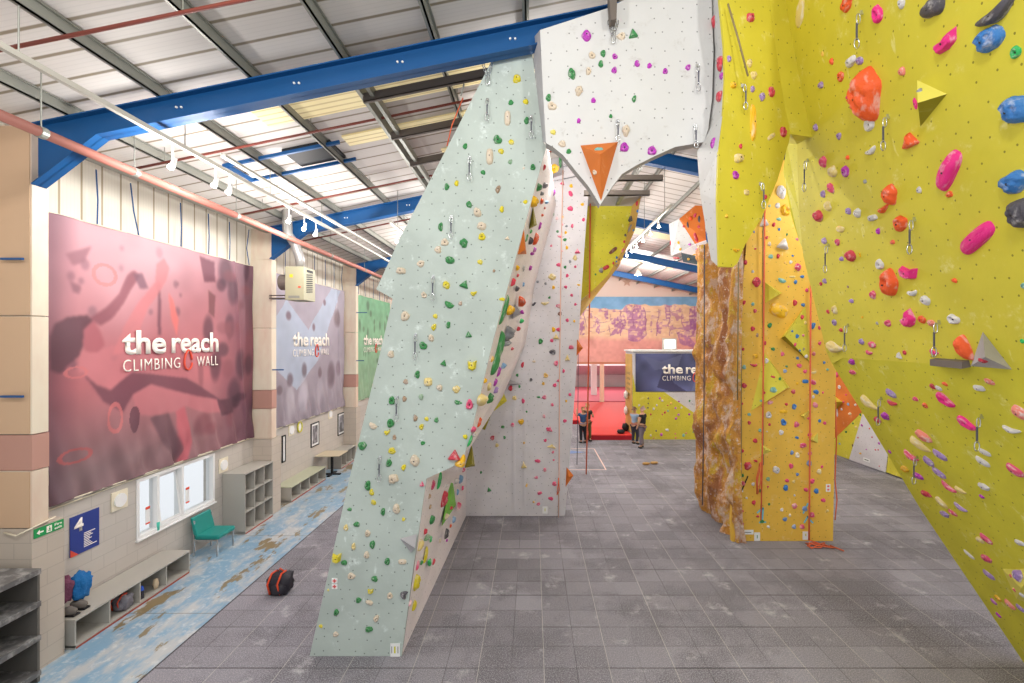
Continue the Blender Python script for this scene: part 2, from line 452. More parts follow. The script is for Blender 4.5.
# portal frames
ordn = ['nearest the camera', 'second from the camera', 'third from the camera', 'fourth from the camera', 'farthest, by the painted end wall']
BY = [6.4, 12.1, 17.9, 23.7, 29.5]
for i, y in enumerate(BY):
    r = empty('roof_beam', (0, y, 8), 'blue steel roof beam running across the hall, ' + ordn[i], 'beam', 'blue roof beams')
    xs = [-6.95, -6.05, RIDGE, XR - .5, XR - .05]
    def zb(x): return 6.78 + (x + 6.95) * .767 if x < -6.05 else z_bot(x)
    top = [(x, y - .01, z_top(x)) for x in (-6.95, RIDGE, XR - .05)]
    bot = [(x, y - .01, zb(x)) for x in (XR - .05, RIDGE, -6.05, -6.95)]
    MB().prism(top + bot, (0, .02, 0), 0, 0, 0).build('web', M['blue_beam'], r)
    def flange(pts, nm, t=.02, wd=.1):
        mb = MB()
        for (xa, za), (xb, zb_) in zip(pts, pts[1:]):
            mb.prism([(xa, y - wd, za), (xb, y - wd, zb_), (xb, y + wd, zb_), (xa, y + wd, za)], (0, 0, t), 0, 0, 0)
        mb.build(nm, M['blue_beam'], r)
    flange([(-6.95, 6.78), (-6.05, 7.47), (RIDGE, z_bot(RIDGE)), (XR - .05, z_bot(XR))], 'bottom_flange')
    flange([(-6.95, z_top(-6.95) - .02), (RIDGE, z_top(RIDGE) - .02), (XR - .05, z_top(XR) - .02)], 'top_flange')
    if i < 2:
        mb = MB()
        for xb_ in (-5.0, -3.35, -1.9, -.32):
            for k in (0, .07): mb.cyl((xb_ + k, y - .012, z_bot(xb_) + .2), (xb_ + k, y - .03, z_bot(xb_) + .2), .015, 8)
        mb.build('bolt', M['white'], r)
# purlins
k = 0
for x in [-6.45 + 1.27 * i for i in range(15)]:
    if x > XR - .3: break
    if abs(x - RIDGE) < .2: x += .25
    mb = MB(); zt = z_top(x)
    mb.box(x - .012, x + .012, 4.0, YB, zt, zt + .155)
    mb.box(x - .045, x + .012, 4.0, YB, zt, zt + .015).box(x - .012, x + .045, 4.0, YB, zt + .14, zt + .155)
    side = 'left' if x < RIDGE else 'right'
    n_ = k + 1 if side == 'left' else k - 7
    names = ['first', 'second', 'third', 'fourth', 'fifth', 'sixth', 'seventh', 'eighth', 'ninth', 'tenth']
    if side == 'left': lab = 'thin grey steel roof purlin running lengthways, %s from the left wall' % names[k]
    else: lab = 'thin grey steel roof purlin right of the ridge, %s from the ridge' % names[k - 8 if k >= 8 else 0]
    tag(mb.build('roof_purlin', M['steel_grey']), lab, 'roof purlin', 'roof purlins'); k += 1
# double steel channel near the mint wall, three cross channels
mb = MB(); x = -2.62
for dx in (0, .17): mb.box(x + dx - .03, x + dx + .03, 6.5, 15, z_top(x) - .18, z_top(x) - .05)
tag(mb.build('steel_channel', M['steel_grey']), 'pair of grey steel channels running lengthways left of the mint wall top', 'steel channel')
for y, xa, xb, lab in ((6.95, -2.6, .3, 'highest and nearest'), (8.24, -2.57, .3, 'middle'), (9.5, -2.57, .3, 'lowest and farthest')):
    pts = [(xa, y, z_top(xa) - .27), (xb, y, z_top(xb) - .27), (xb, y, z_top(xb) - .15), (xa, y, z_top(xa) - .15)]
    mb = MB().prism(pts, (0, .03, 0), 0, 0, 0)
    for q in (0, 2):
        a_, b_ = Vector(pts[q]), Vector(pts[q + 1]); mb.prism([a_, b_, b_ + Vector((0, .06, 0)), a_ + Vector((0, .06, 0))], (0, 0, .015), 0, 0, 0)
    tag(mb.build('steel_channel', M['dark_steel']), 'dark cross channel behind the mint wall top, %s of three' % lab, 'steel channel', 'cross channels')
for y, z, lab in ((9.6, 8.06, 'upper'), (10.7, 8.1, 'lower')):
    tag(MB().box(1.2, 2.75, y, y + .03, z - .06, z + .06).box(1.2, 2.75, y, y + .08, z - .06, z - .045).build('steel_channel', M['dark_steel']), 'short dark cross channel seen under the arch tip, %s of two' % lab, 'steel channel', 'short channels under the arch')
tag(MB().box(2.36, 2.46, 8.9, 14.5, 8.5, 8.62).build('steel_channel', M['steel_grey']), 'grey channel running lengthways right of the arch tip', 'steel channel')
# sprinkler pipes across
for y, lab in ((4.94, 'crossing the roof above the nearest blue beam'), (7.78, 'just beyond the nearest blue beam'), (10.6, 'just before the second blue beam'), (13.4, 'beyond the second blue beam')):
    zf = lambda x: 8.35 + .205 * (x + 2.93)
    mb = MB().cyl((-7.0, y, zf(-7)), (RIDGE - .4, y, zf(RIDGE - .4)), .022, 8)
    o = tag(mb.build('sprinkler_pipe', M['red_pipe'], smooth=True), 'thin dark red pipe ' + lab, 'pipe', 'thin red roof pipes')
    mb = MB()
    for x in (-6.3, -3.8, -1.3, 1.0): mb.cyl((x, y, zf(x)), (x, y, z_top(x) + .15), .006, 6)
    mb.build('hanger_rod', M['steel_grey'], o)
# big lengthways pipe near the left wall
r = empty('wall_pipe', (-6.0, 5, 7.15), 'long faded red pipe running lengthways high along the left wall', 'pipe')
MB().cyl((-6, 4, 7.15), (-6, 30, 7.15), .062, 14).build('pipe', M['pink_pipe'], r, smooth=True)
for y in (5.55, 6.85, 9.2, 11.0, 13.5, 16.2):
    mb = MB().cyl((-6, y - .04, 7.15), (-6, y + .04, 7.15), .072, 14); mb.cyl((-6, y, 7.2), (-6, y, z_top(-6) + .15), .008, 6)
    mb.build('pipe_bracket', M['steel_grey'], r)
# cable tray high on left wall
mb = MB(); mb.box(-7.1, -6.95, 6.9, 30, 7.48, 7.49).box(-7.1, -7.09, 6.9, 30, 7.48, 7.54).box(-6.96, -6.95, 6.9, 30, 7.48, 7.54)
tag(mb.build('cable_tray', M['steel_grey']), 'long grey cable tray above the hanging banners', 'cable tray')
# lighting rails with spots
def rail(x, z, y0, y1, label, lamps, power):
    r = empty('light_rail', (x, y0, z), label, 'light rail', 'light rails')
    MB().box(x - .03, x + .03, y0, y1, z - .03, z + .03).build('rail', M['steel_rail'], r)
    mb = MB(); y = y0 + .6
    while y < y1: mb.cyl((x, y, z + .03), (x, y, z_top(x) + .1), .008, 6); y += 2.2
    mb.build('hanger_rod', M['steel_grey'], r)
    return r
rail(-5.2, 7.49, 4.0, 24, 'long white lighting rail on the left, the one carrying spotlights', None, 0)
r2 = empty('cable_duct', (-4.7, 4, 7.42), 'second pale rail running beside the spotlight rail', 'rail')
MB().box(-4.74, -4.66, 6.9, 24, 7.40, 7.44).box(-4.74, -4.73, 6.9, 24, 7.44, 7.47).build('rail', M['steel_rail'], r2)
rail(3.5, 8.05, 11.5, 20, 'short white lighting rail seen through the arch', None, 0)
def spot(x, y, z, label, power, tilt_=(.12, 0, 0), group='spotlights on the rails'):
    r = empty('spotlight', (x, y, z), label, 'spotlight', group)
    MB().cyl((x, y, z), (x, y, z + .28), .012, 6).build('stem', M['white'], r)
    MB().tube([(x, y + .04, z + .1), (x, y, z), (x, y - .04, z - .06)], [.03, .036, .045], 14).build('housing', M['white'], r, smooth=True)
    MB().tube([(x, y - .041, z - .061), (x, y - .045, z - .07)], .04, 14).build('lens', M['lamp'], r)
    lamp_light('lamp_light', (x, y - .14, z - .2), power)
    return r
L = [(6.57, 'big bright spotlight on the left rail, nearest of that rail', 60), (7.45, 'spotlight on the left rail, left one of the second group', 40), (7.8, 'spotlight on the left rail, right one of the second group', 40),
     (9.7, 'spotlight on the left rail above the heater, leftmost of three', 50), (10.35, 'spotlight on the left rail above the heater, middle of three', 50), (10.9, 'spotlight on the left rail above the heater, rightmost of three', 50)]
for y, lab, pw in L: spot(-5.2, y, 7.2 if y > 7 else 7.16, lab, pw)
rail(-3.45, 7.5, 11.0, 14.5, 'short white lighting rail beside the mint wall edge', None, 0)
for x, y, lab in ((-3.45, 11.6, 'spotlight beside the mint wall edge, left of two'), (-3.45, 12.0, 'spotlight beside the mint wall edge, right of two')): spot(x, y, 7.19, lab, 45)
for i, y in enumerate((12.7, 13.6, 14.5, 15.4, 16.2, 17.0)):
    spot(3.5, y, 7.85, 'spotlight on the rail seen through the arch, %s from the near end' % ['first', 'second', 'third', 'fourth', 'fifth', 'sixth'][i], 28)

# fill lamps invented and added to brighten the dim far hall
for x, y, lab in ((.5, 9.0, 'behind the white arch'), (6.8, 9.0, 'above the amber tower'), (-3.0, 16, 'left over the hall'), (1.5, 20, 'over the middle of the hall'), (8.5, 17, 'far right'), (6, 26, 'before the painted wall'), (-2, 26, 'far left')):
    r = empty('added_fill_lamp', (x, y, 8.0), 'added round white fill lamp ' + lab, 'lamp', 'added fill lamps')
    zt = z_top(x) - .35
    MB().tube([(x, y, zt), (x, y, zt - .1), (x, y, zt - .3)], [.06, .1, .22], 18).build('lamp_shade', M['white'], r, smooth=True)
    MB().tube([(x, y, zt - .3), (x, y, zt - .31)], .18, 18).build('lens', M['lamp'], r)
    MB().cyl((x, y, zt), (x, y, z_top(x) + .15), .01, 6).build('hanger_rod', M['steel_grey'], r)
    lamp_light('lamp_light', (x, y, zt - .55), {.5: 240, 1.5: 480, 6: 560, -2: 480, 6.8: 110}.get(x, 380), .25)
# roof hatch with blue bars
r = empty('roof_vent', (-4.3, 8.9, 8.3), 'dark roof vent opening framed by blue bars, left of the mint wall', 'roof vent')
xa, xb, ya, yb = -4.75, -3.85, 8.6, 9.35
MB().prism([(xa, ya, z_top(xa) + .1), (xb, ya, z_top(xb) + .1), (xb, yb, z_top(xb) + .1), (xa, yb, z_top(xa) + .1)], (0, 0, .05), 0, 0, 0).build('opening', M['black'], r)
mb = MB()
for y in (ya - .04, yb): mb.prism([(xa - 1.1, y, z_top(xa - 1.1) + .02), (xb + .2, y, z_top(xb + .2) + .02), (xb + .2, y + .05, z_top(xb + .2) + .02), (xa - 1.1, y + .05, z_top(xa - 1.1) + .02)], (0, 0, .06), 0, 0, 0)
mb.box(xa - 1.05, xa - .98, ya, yb, z_top(xa - 1), z_top(xa - 1) + .06)
mb.build('frame', M['blue_beam'], r)

# piers along the left wall
band = new_mat('pink_band', '#B98D80', .7)
pc = new_mat('pier_panel', '#DDCBAE', .6); t_ = NT(pc); o_ = t_.obj()
t_.base(t_.mix(t_.step(t_.noise(t_.scalev(o_, (1, 1, .35)), 1.3, 4), .35, .7), lin('#E0D6C2'), lin('#D6BBA8')))
for i, y in enumerate((6.31, 12.1, 17.87)):
    nm = ['nearest the camera', 'between the red and the grey banner', 'between the grey and the green banner'][i]
    r = empty('wall_pier', (-7.2, y, 0), 'boxed cream pier on the left wall, ' + nm, 'pier', 'piers on the left wall')
    MB().box(-7.449, -6.95, y, y + .44, -.03, 2.0).build('block_base', M['block_pink'], r)
    zt = 7.6
    mb = MB().box(-7.499, -6.95, y, y + .22, 2.01, 2.80).box(-7.499, -6.95, y, y + .22, 3.31, 4.95).box(-7.499, -6.95, y, y + .22, 4.96, 6.78).box(-7.499, -6.96, y + .0, y + .2, 6.78, zt)
    mb.build('cladding_box', pc, r, bevel=.006)
    if i == 0: MB().box(-7.499, -6.97, y - .012, y - .001, 2.02, 2.79).box(-7.499, -6.97, y - .012, y - .001, 3.32, 4.94).box(-7.499, -6.97, y - .012, y - .001, 4.97, 7.58).build('tan_front', new_mat('tan_front', '#C9A98C', .65), r)  # thin sheet gives only the nearest pier's front a darker tan
    MB().box(-7.498, -6.945, y - .004, y + .222, 2.81, 3.30).build('pink_band', band, r)
    for z, l_ in ((5.72, .42), (3.83, .3)):
        MB().box(-6.95 if i else -7.3, -6.95 + l_ if i else -7.0, y - .08 if not i else y + .02, y - .05 if not i else y + .05, z, z + .03).build('blue_bar', M['blue_dark'], r)

# ------------------------------------------------------------------ printed surfaces (colour attribute painted per vertex)
def inpoly(U, V, poly):
    r = np.zeros(U.shape, bool); n = len(poly)
    for i in range(n):
        x1, y1 = poly[i]; x2, y2 = poly[(i + 1) % n]
        c = ((y1 > V) != (y2 > V)); 
        with np.errstate(divide='ignore', invalid='ignore'):
            xi = (x2 - x1) * (V - y1) / (y2 - y1 + 1e-12) + x1
        r ^= c & (U < xi)
    return r
def vnoise(U, V, s, seed=0):
    rs = np.random.RandomState(seed); G = rs.rand(64, 64); u = U * s; v = V * s
    iu = np.floor(u).astype(int); iv = np.floor(v).astype(int); fu = u - iu; fv = v - iv
    fu = fu * fu * (3 - 2 * fu); fv = fv * fv * (3 - 2 * fv); g = lambda a, b: G[a % 64, b % 64]
    return (g(iu, iv) * (1 - fu) + g(iu + 1, iv) * fu) * (1 - fv) + (g(iu, iv + 1) * (1 - fu) + g(iu + 1, iv + 1) * fu) * fv
def blur(C, k):
    for _ in range(2):
        for ax in (0, 1):
            A = C.copy(); n_ = 1
            for d in range(1, k + 1):
                A += np.roll(C, d, ax) + np.roll(C, -d, ax); n_ += 2
            C = A / n_
    return C
def printed(name, o, u, v, wd, ht, nu, nv, colfn, parent, disp=None, rough=.6):
    """grid from corner o along u (wd) and v (ht); colfn(S,T in metres)->rgb sRGB arrays 0..255"""
    o, u, v = Vector(o), Vector(u), Vector(v); n = u.cross(v).normalized()
    if n.dot(CAM - o) < 0: n = -n
    S, T = np.meshgrid(np.linspace(0, wd, nu), np.linspace(0, ht, nv))
    C = colfn(S, T) / 255.0; C = np.where(C <= .04045, C / 12.92, ((C + .055) / 1.055) ** 2.4)
    D = disp(S, T) if disp is not None else np.zeros_like(S)
    off = origin(parent) if parent else Vector()
    co = (np.array(o - off)[None, None] + S[..., None] * np.array(u) + T[..., None] * np.array(v) + D[..., None] * np.array(n)).reshape(-1, 3)
    idx = np.arange(nu * nv).reshape(nv, nu)
    fc = np.stack([idx[:-1, :-1], idx[:-1, 1:], idx[1:, 1:], idx[1:, :-1]], -1).reshape(-1, 4)
    me = bpy.data.meshes.new(name); me.from_pydata(co.tolist(), [], fc.tolist())
    at = me.color_attributes.new('print', 'FLOAT_COLOR', 'POINT')
    at.data.foreach_set('color', np.concatenate([C.reshape(-1, 3), np.ones((nu * nv, 1))], 1).ravel())
    me.polygons.foreach_set('use_smooth', [True] * len(me.polygons))
    m = new_mat(name + '_print', '#FFFFFF', rough); t = NT(m); a = t.n('ShaderNodeAttribute', attribute_name='print'); t.base(a.outputs['Color'])
    me.materials.append(m)
    ob = bpy.data.objects.new(name, me); COL.objects.link(ob)
    sol = ob.modifiers.new('thick', 'SOLIDIFY'); sol.thickness = .004; sol.offset = 0
    if parent: ob.parent = parent
    return ob

def text_mesh(name, s, o, u, v, width, height, mat, parent, depth=.006, bold=0.0, spacing=1.0, ref='cap'):
    """mesh lettering: baseline start o, reading direction u, up v"""
    cu = bpy.data.curves.new(name, 'FONT'); cu.body = s; cu.size = 1; cu.extrude = 0; cu.offset = bold; cu.space_character = spacing
    cu.resolution_u = 4
    to = bpy.data.objects.new(name, cu); COL.objects.link(to); bpy.context.view_layer.update()
    me = bpy.data.meshes.new_from_object(to.evaluated_get(bpy.context.evaluated_depsgraph_get()))
    bpy.data.objects.remove(to)
    xs = [p.co.x for p in me.vertices]; ys = [p.co.y for p in me.vertices]
    x0, x1 = min(xs), max(xs); y1 = max(ys)
    o, u, v = Vector(o), Vector(u), Vector(v); n = u.cross(v).normalized()
    if n.dot(CAM - o) < 0: n = -n
    off = origin(parent) if parent else Vector()
    for p in me.vertices:
        p.co = o - off + u * ((p.co.x - x0) / (x1 - x0) * width) + v * (p.co.y / y1 * height)
    me.materials.clear(); me.materials.append(mat); me.name = name
    ob = bpy.data.objects.new(name, me); COL.objects.link(ob)
    sol = ob.modifiers.new('thick', 'SOLIDIFY'); sol.thickness = depth; sol.offset = 0
    if parent: ob.parent = parent
    return ob

def logo(o, u, v, parent, n):
    """wordmark, baseline start o; total width 2.5 m"""
    o, u, v, n = Vector(o), Vector(u), Vector(v), Vector(n)
    text_mesh('lettering', 'the', o, u, v, .98, .43, M['letter_white'], parent, bold=.028)
    text_mesh('lettering', 'reach', o + u * 1.12, u, v, 1.38, .43, M['letter_white'], parent, bold=.028)
    text_mesh('small_lettering', 'CLIMBING', o + u * .02 - v * .33, u, v, 1.32, .22, M['letter_white'], parent, spacing=1.15, bold=-.006)
    text_mesh('small_lettering', 'WALL', o + u * 1.82 - v * .33, u, v, .66, .22, M['letter_white'], parent, spacing=1.15, bold=-.006)
    c = o + u * 1.56 - v * .17; pts = []
    for i in range(20):
        a = 2 * math.pi * i / 20; pts.append(c + u * (.105 * math.cos(a) * (1.0 + .25 * -math.sin(a))) + v * (.21 * math.sin(a)) + n * .005)
    pts = pts[:7] + pts[8:]
    MB().tube(pts, .02, 6).build('carabiner_mark', M['letter_red'], parent, smooth=True)

BX = -7.39
def px2b(px, py):   # photo point to (distance, height) on the banner plane
    y = -BX * F / (CX - px); return (y, H - (py - CY) * y / F)
B1 = dict(
    hair=[(48, 338), (54, 324), (68, 317), (88, 315), (93, 321), (84, 330), (82, 346), (78, 356), (68, 364), (60, 374), (50, 370), (48, 350)],
    face=[(83, 321), (95, 322), (101, 333), (105, 345), (98, 352), (86, 352), (80, 342)],
    arm1=[(90, 318), (106, 307), (120, 294), (128, 275), (134, 270), (140, 276), (134, 286), (125, 302), (112, 318), (100, 326)],
    hold1=[(133, 274), (142, 273), (148, 289), (140, 288)],
    arm2=[(112, 356), (122, 328), (138, 304), (154, 282), (156, 264), (164, 258), (170, 268), (166, 280), (150, 305), (140, 330), (128, 350)],
    torso=[(78, 350), (98, 352), (112, 345), (128, 350), (132, 372), (112, 392), (92, 388), (78, 372)],
    harness=[(80, 372), (96, 385), (112, 390), (132, 372), (186, 378), (222, 400), (196, 396), (150, 384), (134, 394), (124, 412), (104, 402)],
    thigh=[(132, 392), (150, 384), (186, 386), (222, 402), (228, 412), (206, 413), (184, 406), (176, 412), (150, 416), (138, 414)],
    leg2=[(176, 412), (184, 406), (192, 440), (186, 462), (178, 462)],
    dark2=[(150, 418), (168, 410), (182, 450), (176, 465), (160, 440)],
    shoe=[(218, 400), (230, 398), (234, 412), (222, 416)],
    rope=[(157, 290), (159, 290), (161, 335), (158, 335)],
    flame=[(168, 292), (173, 300), (178, 320), (176, 336), (170, 318)],
    rk1=[(66, 254), (92, 246), (84, 262), (74, 266)], rk2=[(70, 281), (82, 286), (80, 294), (74, 292)],
    rk3=[(200, 256), (214, 262), (216, 282), (204, 282)], rk4=[(208, 290), (216, 296), (214, 318), (208, 312)])
B1 = {k: [px2b(*q) for q in v] for k, v in B1.items()}
def banner1(S, T):
    Y = S + 6.9; Z = T + 2.08; u = S / 5.1; v = T / 4.45
    n = vnoise(Y, Z, 1.1, 1) * .6 + vnoise(Y, Z, 3.1, 2) * .4
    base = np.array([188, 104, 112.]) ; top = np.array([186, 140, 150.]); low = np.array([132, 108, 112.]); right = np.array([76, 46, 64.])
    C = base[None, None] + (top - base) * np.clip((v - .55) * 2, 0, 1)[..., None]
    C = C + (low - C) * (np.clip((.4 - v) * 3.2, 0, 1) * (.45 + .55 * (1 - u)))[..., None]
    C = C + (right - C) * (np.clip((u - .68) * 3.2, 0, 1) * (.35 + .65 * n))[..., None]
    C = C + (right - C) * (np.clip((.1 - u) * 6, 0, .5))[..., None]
    # dark rock features on the right, small holds on the left
    rs = np.random.RandomState(4)
    for _ in range(26):
        cx, cz, a, b = 10.1 + rs.rand() * 1.9, 2.3 + rs.rand() * 4.2, .08 + rs.rand() * .22, .1 + rs.rand() * .3
        e = ((Y - cx) / a) ** 2 + ((Z - cz) / b) ** 2; C = C + (np.array([60, 34, 50.] if _ % 2 else [132, 70, 80.]) - C) * (np.clip(1.4 - e, 0, 1) * .55)[..., None]
    for _ in range(16):
        cx, cz, a = 7.2 + rs.rand() * 2.4, 4.2 + rs.rand() * 2.2, .03 + rs.rand() * .06
        e = ((Y - cx) / a) ** 2 + ((Z - cz) / a / 1.3) ** 2; C = C + (np.array([118, 72, 88.]) - C) * (np.clip(1.4 - e, 0, 1) * .7)[..., None]
    # pale diagonal flare
    fl = np.exp(-((u - .25 - .5 * (v - .75)) / .22) ** 2) * np.clip(v - .45, 0, 1) * 1.2
    C = C + (np.array([222, 176, 186.]) - C) * np.clip(fl, 0, .75)[..., None]
    tn = dict(hair=(84, 48, 62), face=(176, 88, 100), arm1=(138, 72, 86), hold1=(124, 82, 100), arm2=(212, 118, 124), torso=(204, 116, 124), harness=(108, 58, 74),
              thigh=(198, 112, 120), leg2=(206, 92, 104), dark2=(108, 74, 84), shoe=(84, 48, 62), rope=(110, 60, 76), flame=(236, 110, 104), rk1=(142, 92, 106), rk2=(134, 86, 100), rk3=(112, 62, 78), rk4=(120, 70, 76))
    for k in ('rk1', 'rk2', 'rk3', 'rk4', 'rope', 'flame', 'arm1', 'hold1', 'torso', 'leg2', 'dark2', 'thigh', 'harness', 'arm2', 'face', 'hair', 'shoe'):
        mk = inpoly(Y + .05 * (n - .5), Z, B1[k]).astype(float)[..., None] * .8
        C = C + (np.array(tn[k], float) - C) * mk
    C = blur(C, 1)
    for cx, cz, a, b, c in ((8.05, 3.25, .16, .28, (216, 110, 110)), (8.45, 3.15, .12, .25, (90, 50, 66)), (7.35, 4.1, .2, .1, (210, 110, 112)), (7.35, 2.75, .3, .12, (196, 84, 84)), (7.85, 5.75, .25, .2, (214, 120, 120))):
        e = ((Y - cx) / a) ** 2 + ((Z - cz) / b) ** 2; mk = ((e < 1) & ((e > .5) if c[0] != 90 else (e < 2))).astype(float)[..., None] * .7
        C = C + (np.array(c, float) - C) * mk
    g_ = C.mean(-1, keepdims=True); C = C * .88 + g_ * .12
    return np.clip(C * (.93 + .14 * n[..., None]), 0, 255)
def wrinkle(seed):
    def f(S, T):
        a = np.sin((S * 1.3 + T * .7) * 4 + seed) * .012
        edge = np.clip(1 - T / 1.4, 0, 1)
        a += edge * (np.sin(S * 9 + seed + 2 * np.sin(T * 2)) * .035 + np.sin(S * 19 + T * 5) * .016 + np.sin(S * 7 - T * 9) * .012)
        hot = np.exp(-((S - 2.55) / (.12 + T * .35)) ** 2) * np.clip(1 - T / 1.8, 0, 1); a += hot * np.sin((S - 2.55) / (T + .15) * 7) * .03
        a += np.exp(-((S - 4.35 + (T - 4.4) * .1) / .05) ** 2) * .03
        return a
    return f
def banner2(S, T):
    n = vnoise(S, T, 1.3, 5) * .6 + vnoise(S, T, 4, 6) * .4; v = T / 4.45
    C = np.array([150, 140, 150.])[None, None] + (np.array([172, 164, 178.]) - np.array([150, 140, 150.])) * v[..., None] + 0 * S[..., None]
    for poly, c in (([(0, 2.9), (.9, 3.8), (2.2, 2.9), (3.9, 4.45), (4.7, 4.45), (2.9, 1.9), (1.5, 1.0), (0, 1.9)], (172, 186, 206)),):
        C = C + (np.array(c, float) - C) * inpoly(S, T, poly)[..., None] * .8
    for cx, cz, a, b, c in ((1.1, .7, .25, .55, (180, 172, 182)), (1.1, 1.35, .2, .22, (112, 98, 108)), (1.9, .8, .28, .6, (186, 178, 190)), (1.95, 1.6, .2, .25, (112, 100, 110)), (3.0, .8, .25, .55, (176, 166, 178)), (3.0, 1.45, .16, .2, (116, 100, 110)),
                            (3.9, 1.3, .3, .5, (110, 94, 104)), (4.5, 1.5, .22, .3, (126, 110, 122)), (.5, 1.1, .15, .15, (120, 104, 114)), (1.0, 3.3, .18, .15, (118, 96, 108)), (2.6, 3.0, .12, .14, (118, 96, 108)), (4.4, 3.4, .3, .35, (120, 104, 110)), (3.4, 3.9, .12, .12, (118, 96, 108)), (1.6, 4.1, .2, .12, (130, 110, 120))):
        e = ((S - cx) / a) ** 2 + ((T - cz) / b) ** 2; C = C + (np.array(c, float) - C) * (np.clip(1.3 - e, 0, 1) * .85)[..., None]
    return np.clip(C * (.92 + .16 * n[..., None]), 0, 255)
def banner3(S, T):
    n = vnoise(S, T, 1.6, 8) * .5 + vnoise(S, T, 5, 9) * .5; v = T / 4.45
    C = np.array([142, 172, 142.])[None, None] + (np.array([128, 186, 146.]) - np.array([142, 172, 142.])) * v[..., None] + 0 * S[..., None]
    rs = np.random.RandomState(3)
    for _ in range(26):
        cx, cz, a, b = rs.rand() * 5, rs.rand() * 4.4, .06 + rs.rand() * .14, .1 + rs.rand() * .2
        e = ((S - cx) / a) ** 2 + ((T - cz) / b) ** 2; C = C + (np.array([92, 118, 96.]) - C) * (np.clip(1.3 - e, 0, 1) * .7)[..., None]
    return np.clip(C * (.9 + .2 * n[..., None]), 0, 255)
for i, (y0, y1, fn, lab) in enumerate(((6.9, 12.0, banner1, 'large red banner with white lettering and a climber reaching up, left wall'),
                                       (12.75, 17.8, banner2, 'grey lilac banner with white lettering and climbing figures, behind the heater'),
                                       (18.45, 23.5, banner3, 'green banner with white lettering, partly hidden by the mint wall'))):
    r = empty('banner', (BX, (y0 + y1) / 2, 2.08), lab, 'banner', 'banners on the left wall')
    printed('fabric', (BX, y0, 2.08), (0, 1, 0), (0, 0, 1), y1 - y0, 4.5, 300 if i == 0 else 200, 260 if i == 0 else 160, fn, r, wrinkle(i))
    ys = (8.16, 13.95, 19.8)[i]
    logo((BX + .022, ys, 4.38 if i == 0 else 4.46), (0, 1, 0), (0, 0, 1), r, (1, 0, 0))
    for k, f_ in enumerate((.16, .32, .52, .68, .82, .97)):
        yy = y0 + (y1 - y0) * f_
        MB().tube([(BX, yy, 6.58), (BX + .01, yy - (.12 if k in (1, 5) else 0), 7.0), (BX + .02, yy - (.2 if k == 1 else .04), 7.5)], .011, 6).build('strap', M['blue_dark'], r)
    MB().cyl((BX, y0, 6.58), (BX, y1, 6.58), .012, 6).build('hem_cord', M['offwhite'], r); MB().cyl((BX, y0, 2.08), (BX, y1, 2.08), .01, 6).build('hem_cord', M['offwhite'], r)

# ------------------------------------------------------------------ furniture along the left wall
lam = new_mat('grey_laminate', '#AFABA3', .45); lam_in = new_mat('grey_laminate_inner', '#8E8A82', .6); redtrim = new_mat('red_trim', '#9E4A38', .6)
def cubby(name, y0, y1, xf, h, cols, rows, label, group, mt=lam, topmat=None, d=.54):
    r = empty(name, (xf - d / 2, (y0 + y1) / 2, -.03), label, 'bench' if rows == 1 else 'shelf unit', group)
    xb = xf - d; z0 = -.03; t = .022
    MB().box(xb, xf + .012, y0 - .005, y1 + .005, h - .03, h).build('top', topmat or mt, r, bevel=.004)
    MB().box(xb, xf, y0, y1, z0 + .03, z0 + .055).build('base', mt, r)
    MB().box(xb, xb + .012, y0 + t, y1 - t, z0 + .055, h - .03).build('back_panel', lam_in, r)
    for y in (y0, y1 - t): MB().box(xb, xf, y, y + t, z0, h - .03).build('side_panel', mt, r)
    for k in range(1, cols):
        y = y0 + (y1 - y0) * k / cols; MB().box(xb + .012, xf - .004, y - t / 2, y + t / 2, z0 + .055, h - .03).build('divider', mt, r)
    for k in range(1, rows):
        z = z0 + .055 + (h - z0 - .085) * k / rows; MB().box(xb + .012, xf - .006, y0 + t, y1 - t, z - .011, z + .011).build('shelf', mt, r)
    MB().box(xf - .05, xf + .004, y0 + t, y1 - t, z0, z0 + .03).build('kick_strip', redtrim, r)
    return r
cubby('cubby_bench', 6.83, 9.12, -6.88, .42, 4, 1, 'long low grey cubby bench below the blue sign, nearest bench', 'cubby benches')
cubby('shelf_unit', 10.9, 12.08, -6.9, 1.43, 3, 3, 'pale grey nine-hole shelf unit beside the green chair', None)
cubby('cubby_bench', 13.07, 15.26, -6.95, .42, 4, 1, 'low cubby bench with greenish top under the grey banner', 'cubby benches', topmat=new_mat('green_grey_top', '#B5B79F', .5))
cubby('cubby_bench', 16.5, 17.85, -6.95, .55, 3, 1, 'farthest cubby bench, running behind the mint wall edge', 'cubby benches')
r = empty('table', (-7.0, 15.9, -.03), 'small table with beige top on a black pedestal between two benches', 'table')
MB().box(-7.42, -6.6, 15.45, 16.25, .68, .71).build('tabletop', new_mat('beige_top', '#CDBFA4', .5), r, bevel=.01)
MB().cyl((-7.0, 15.85, .0), (-7.0, 15.85, .68), .045, 12).build('pedestal', M['black'], r)
MB().box(-7.3, -6.7, 15.8, 15.9, -.03, .01).box(-7.05, -6.95, 15.55, 16.15, -.03, .01).build('foot', M['black'], r)
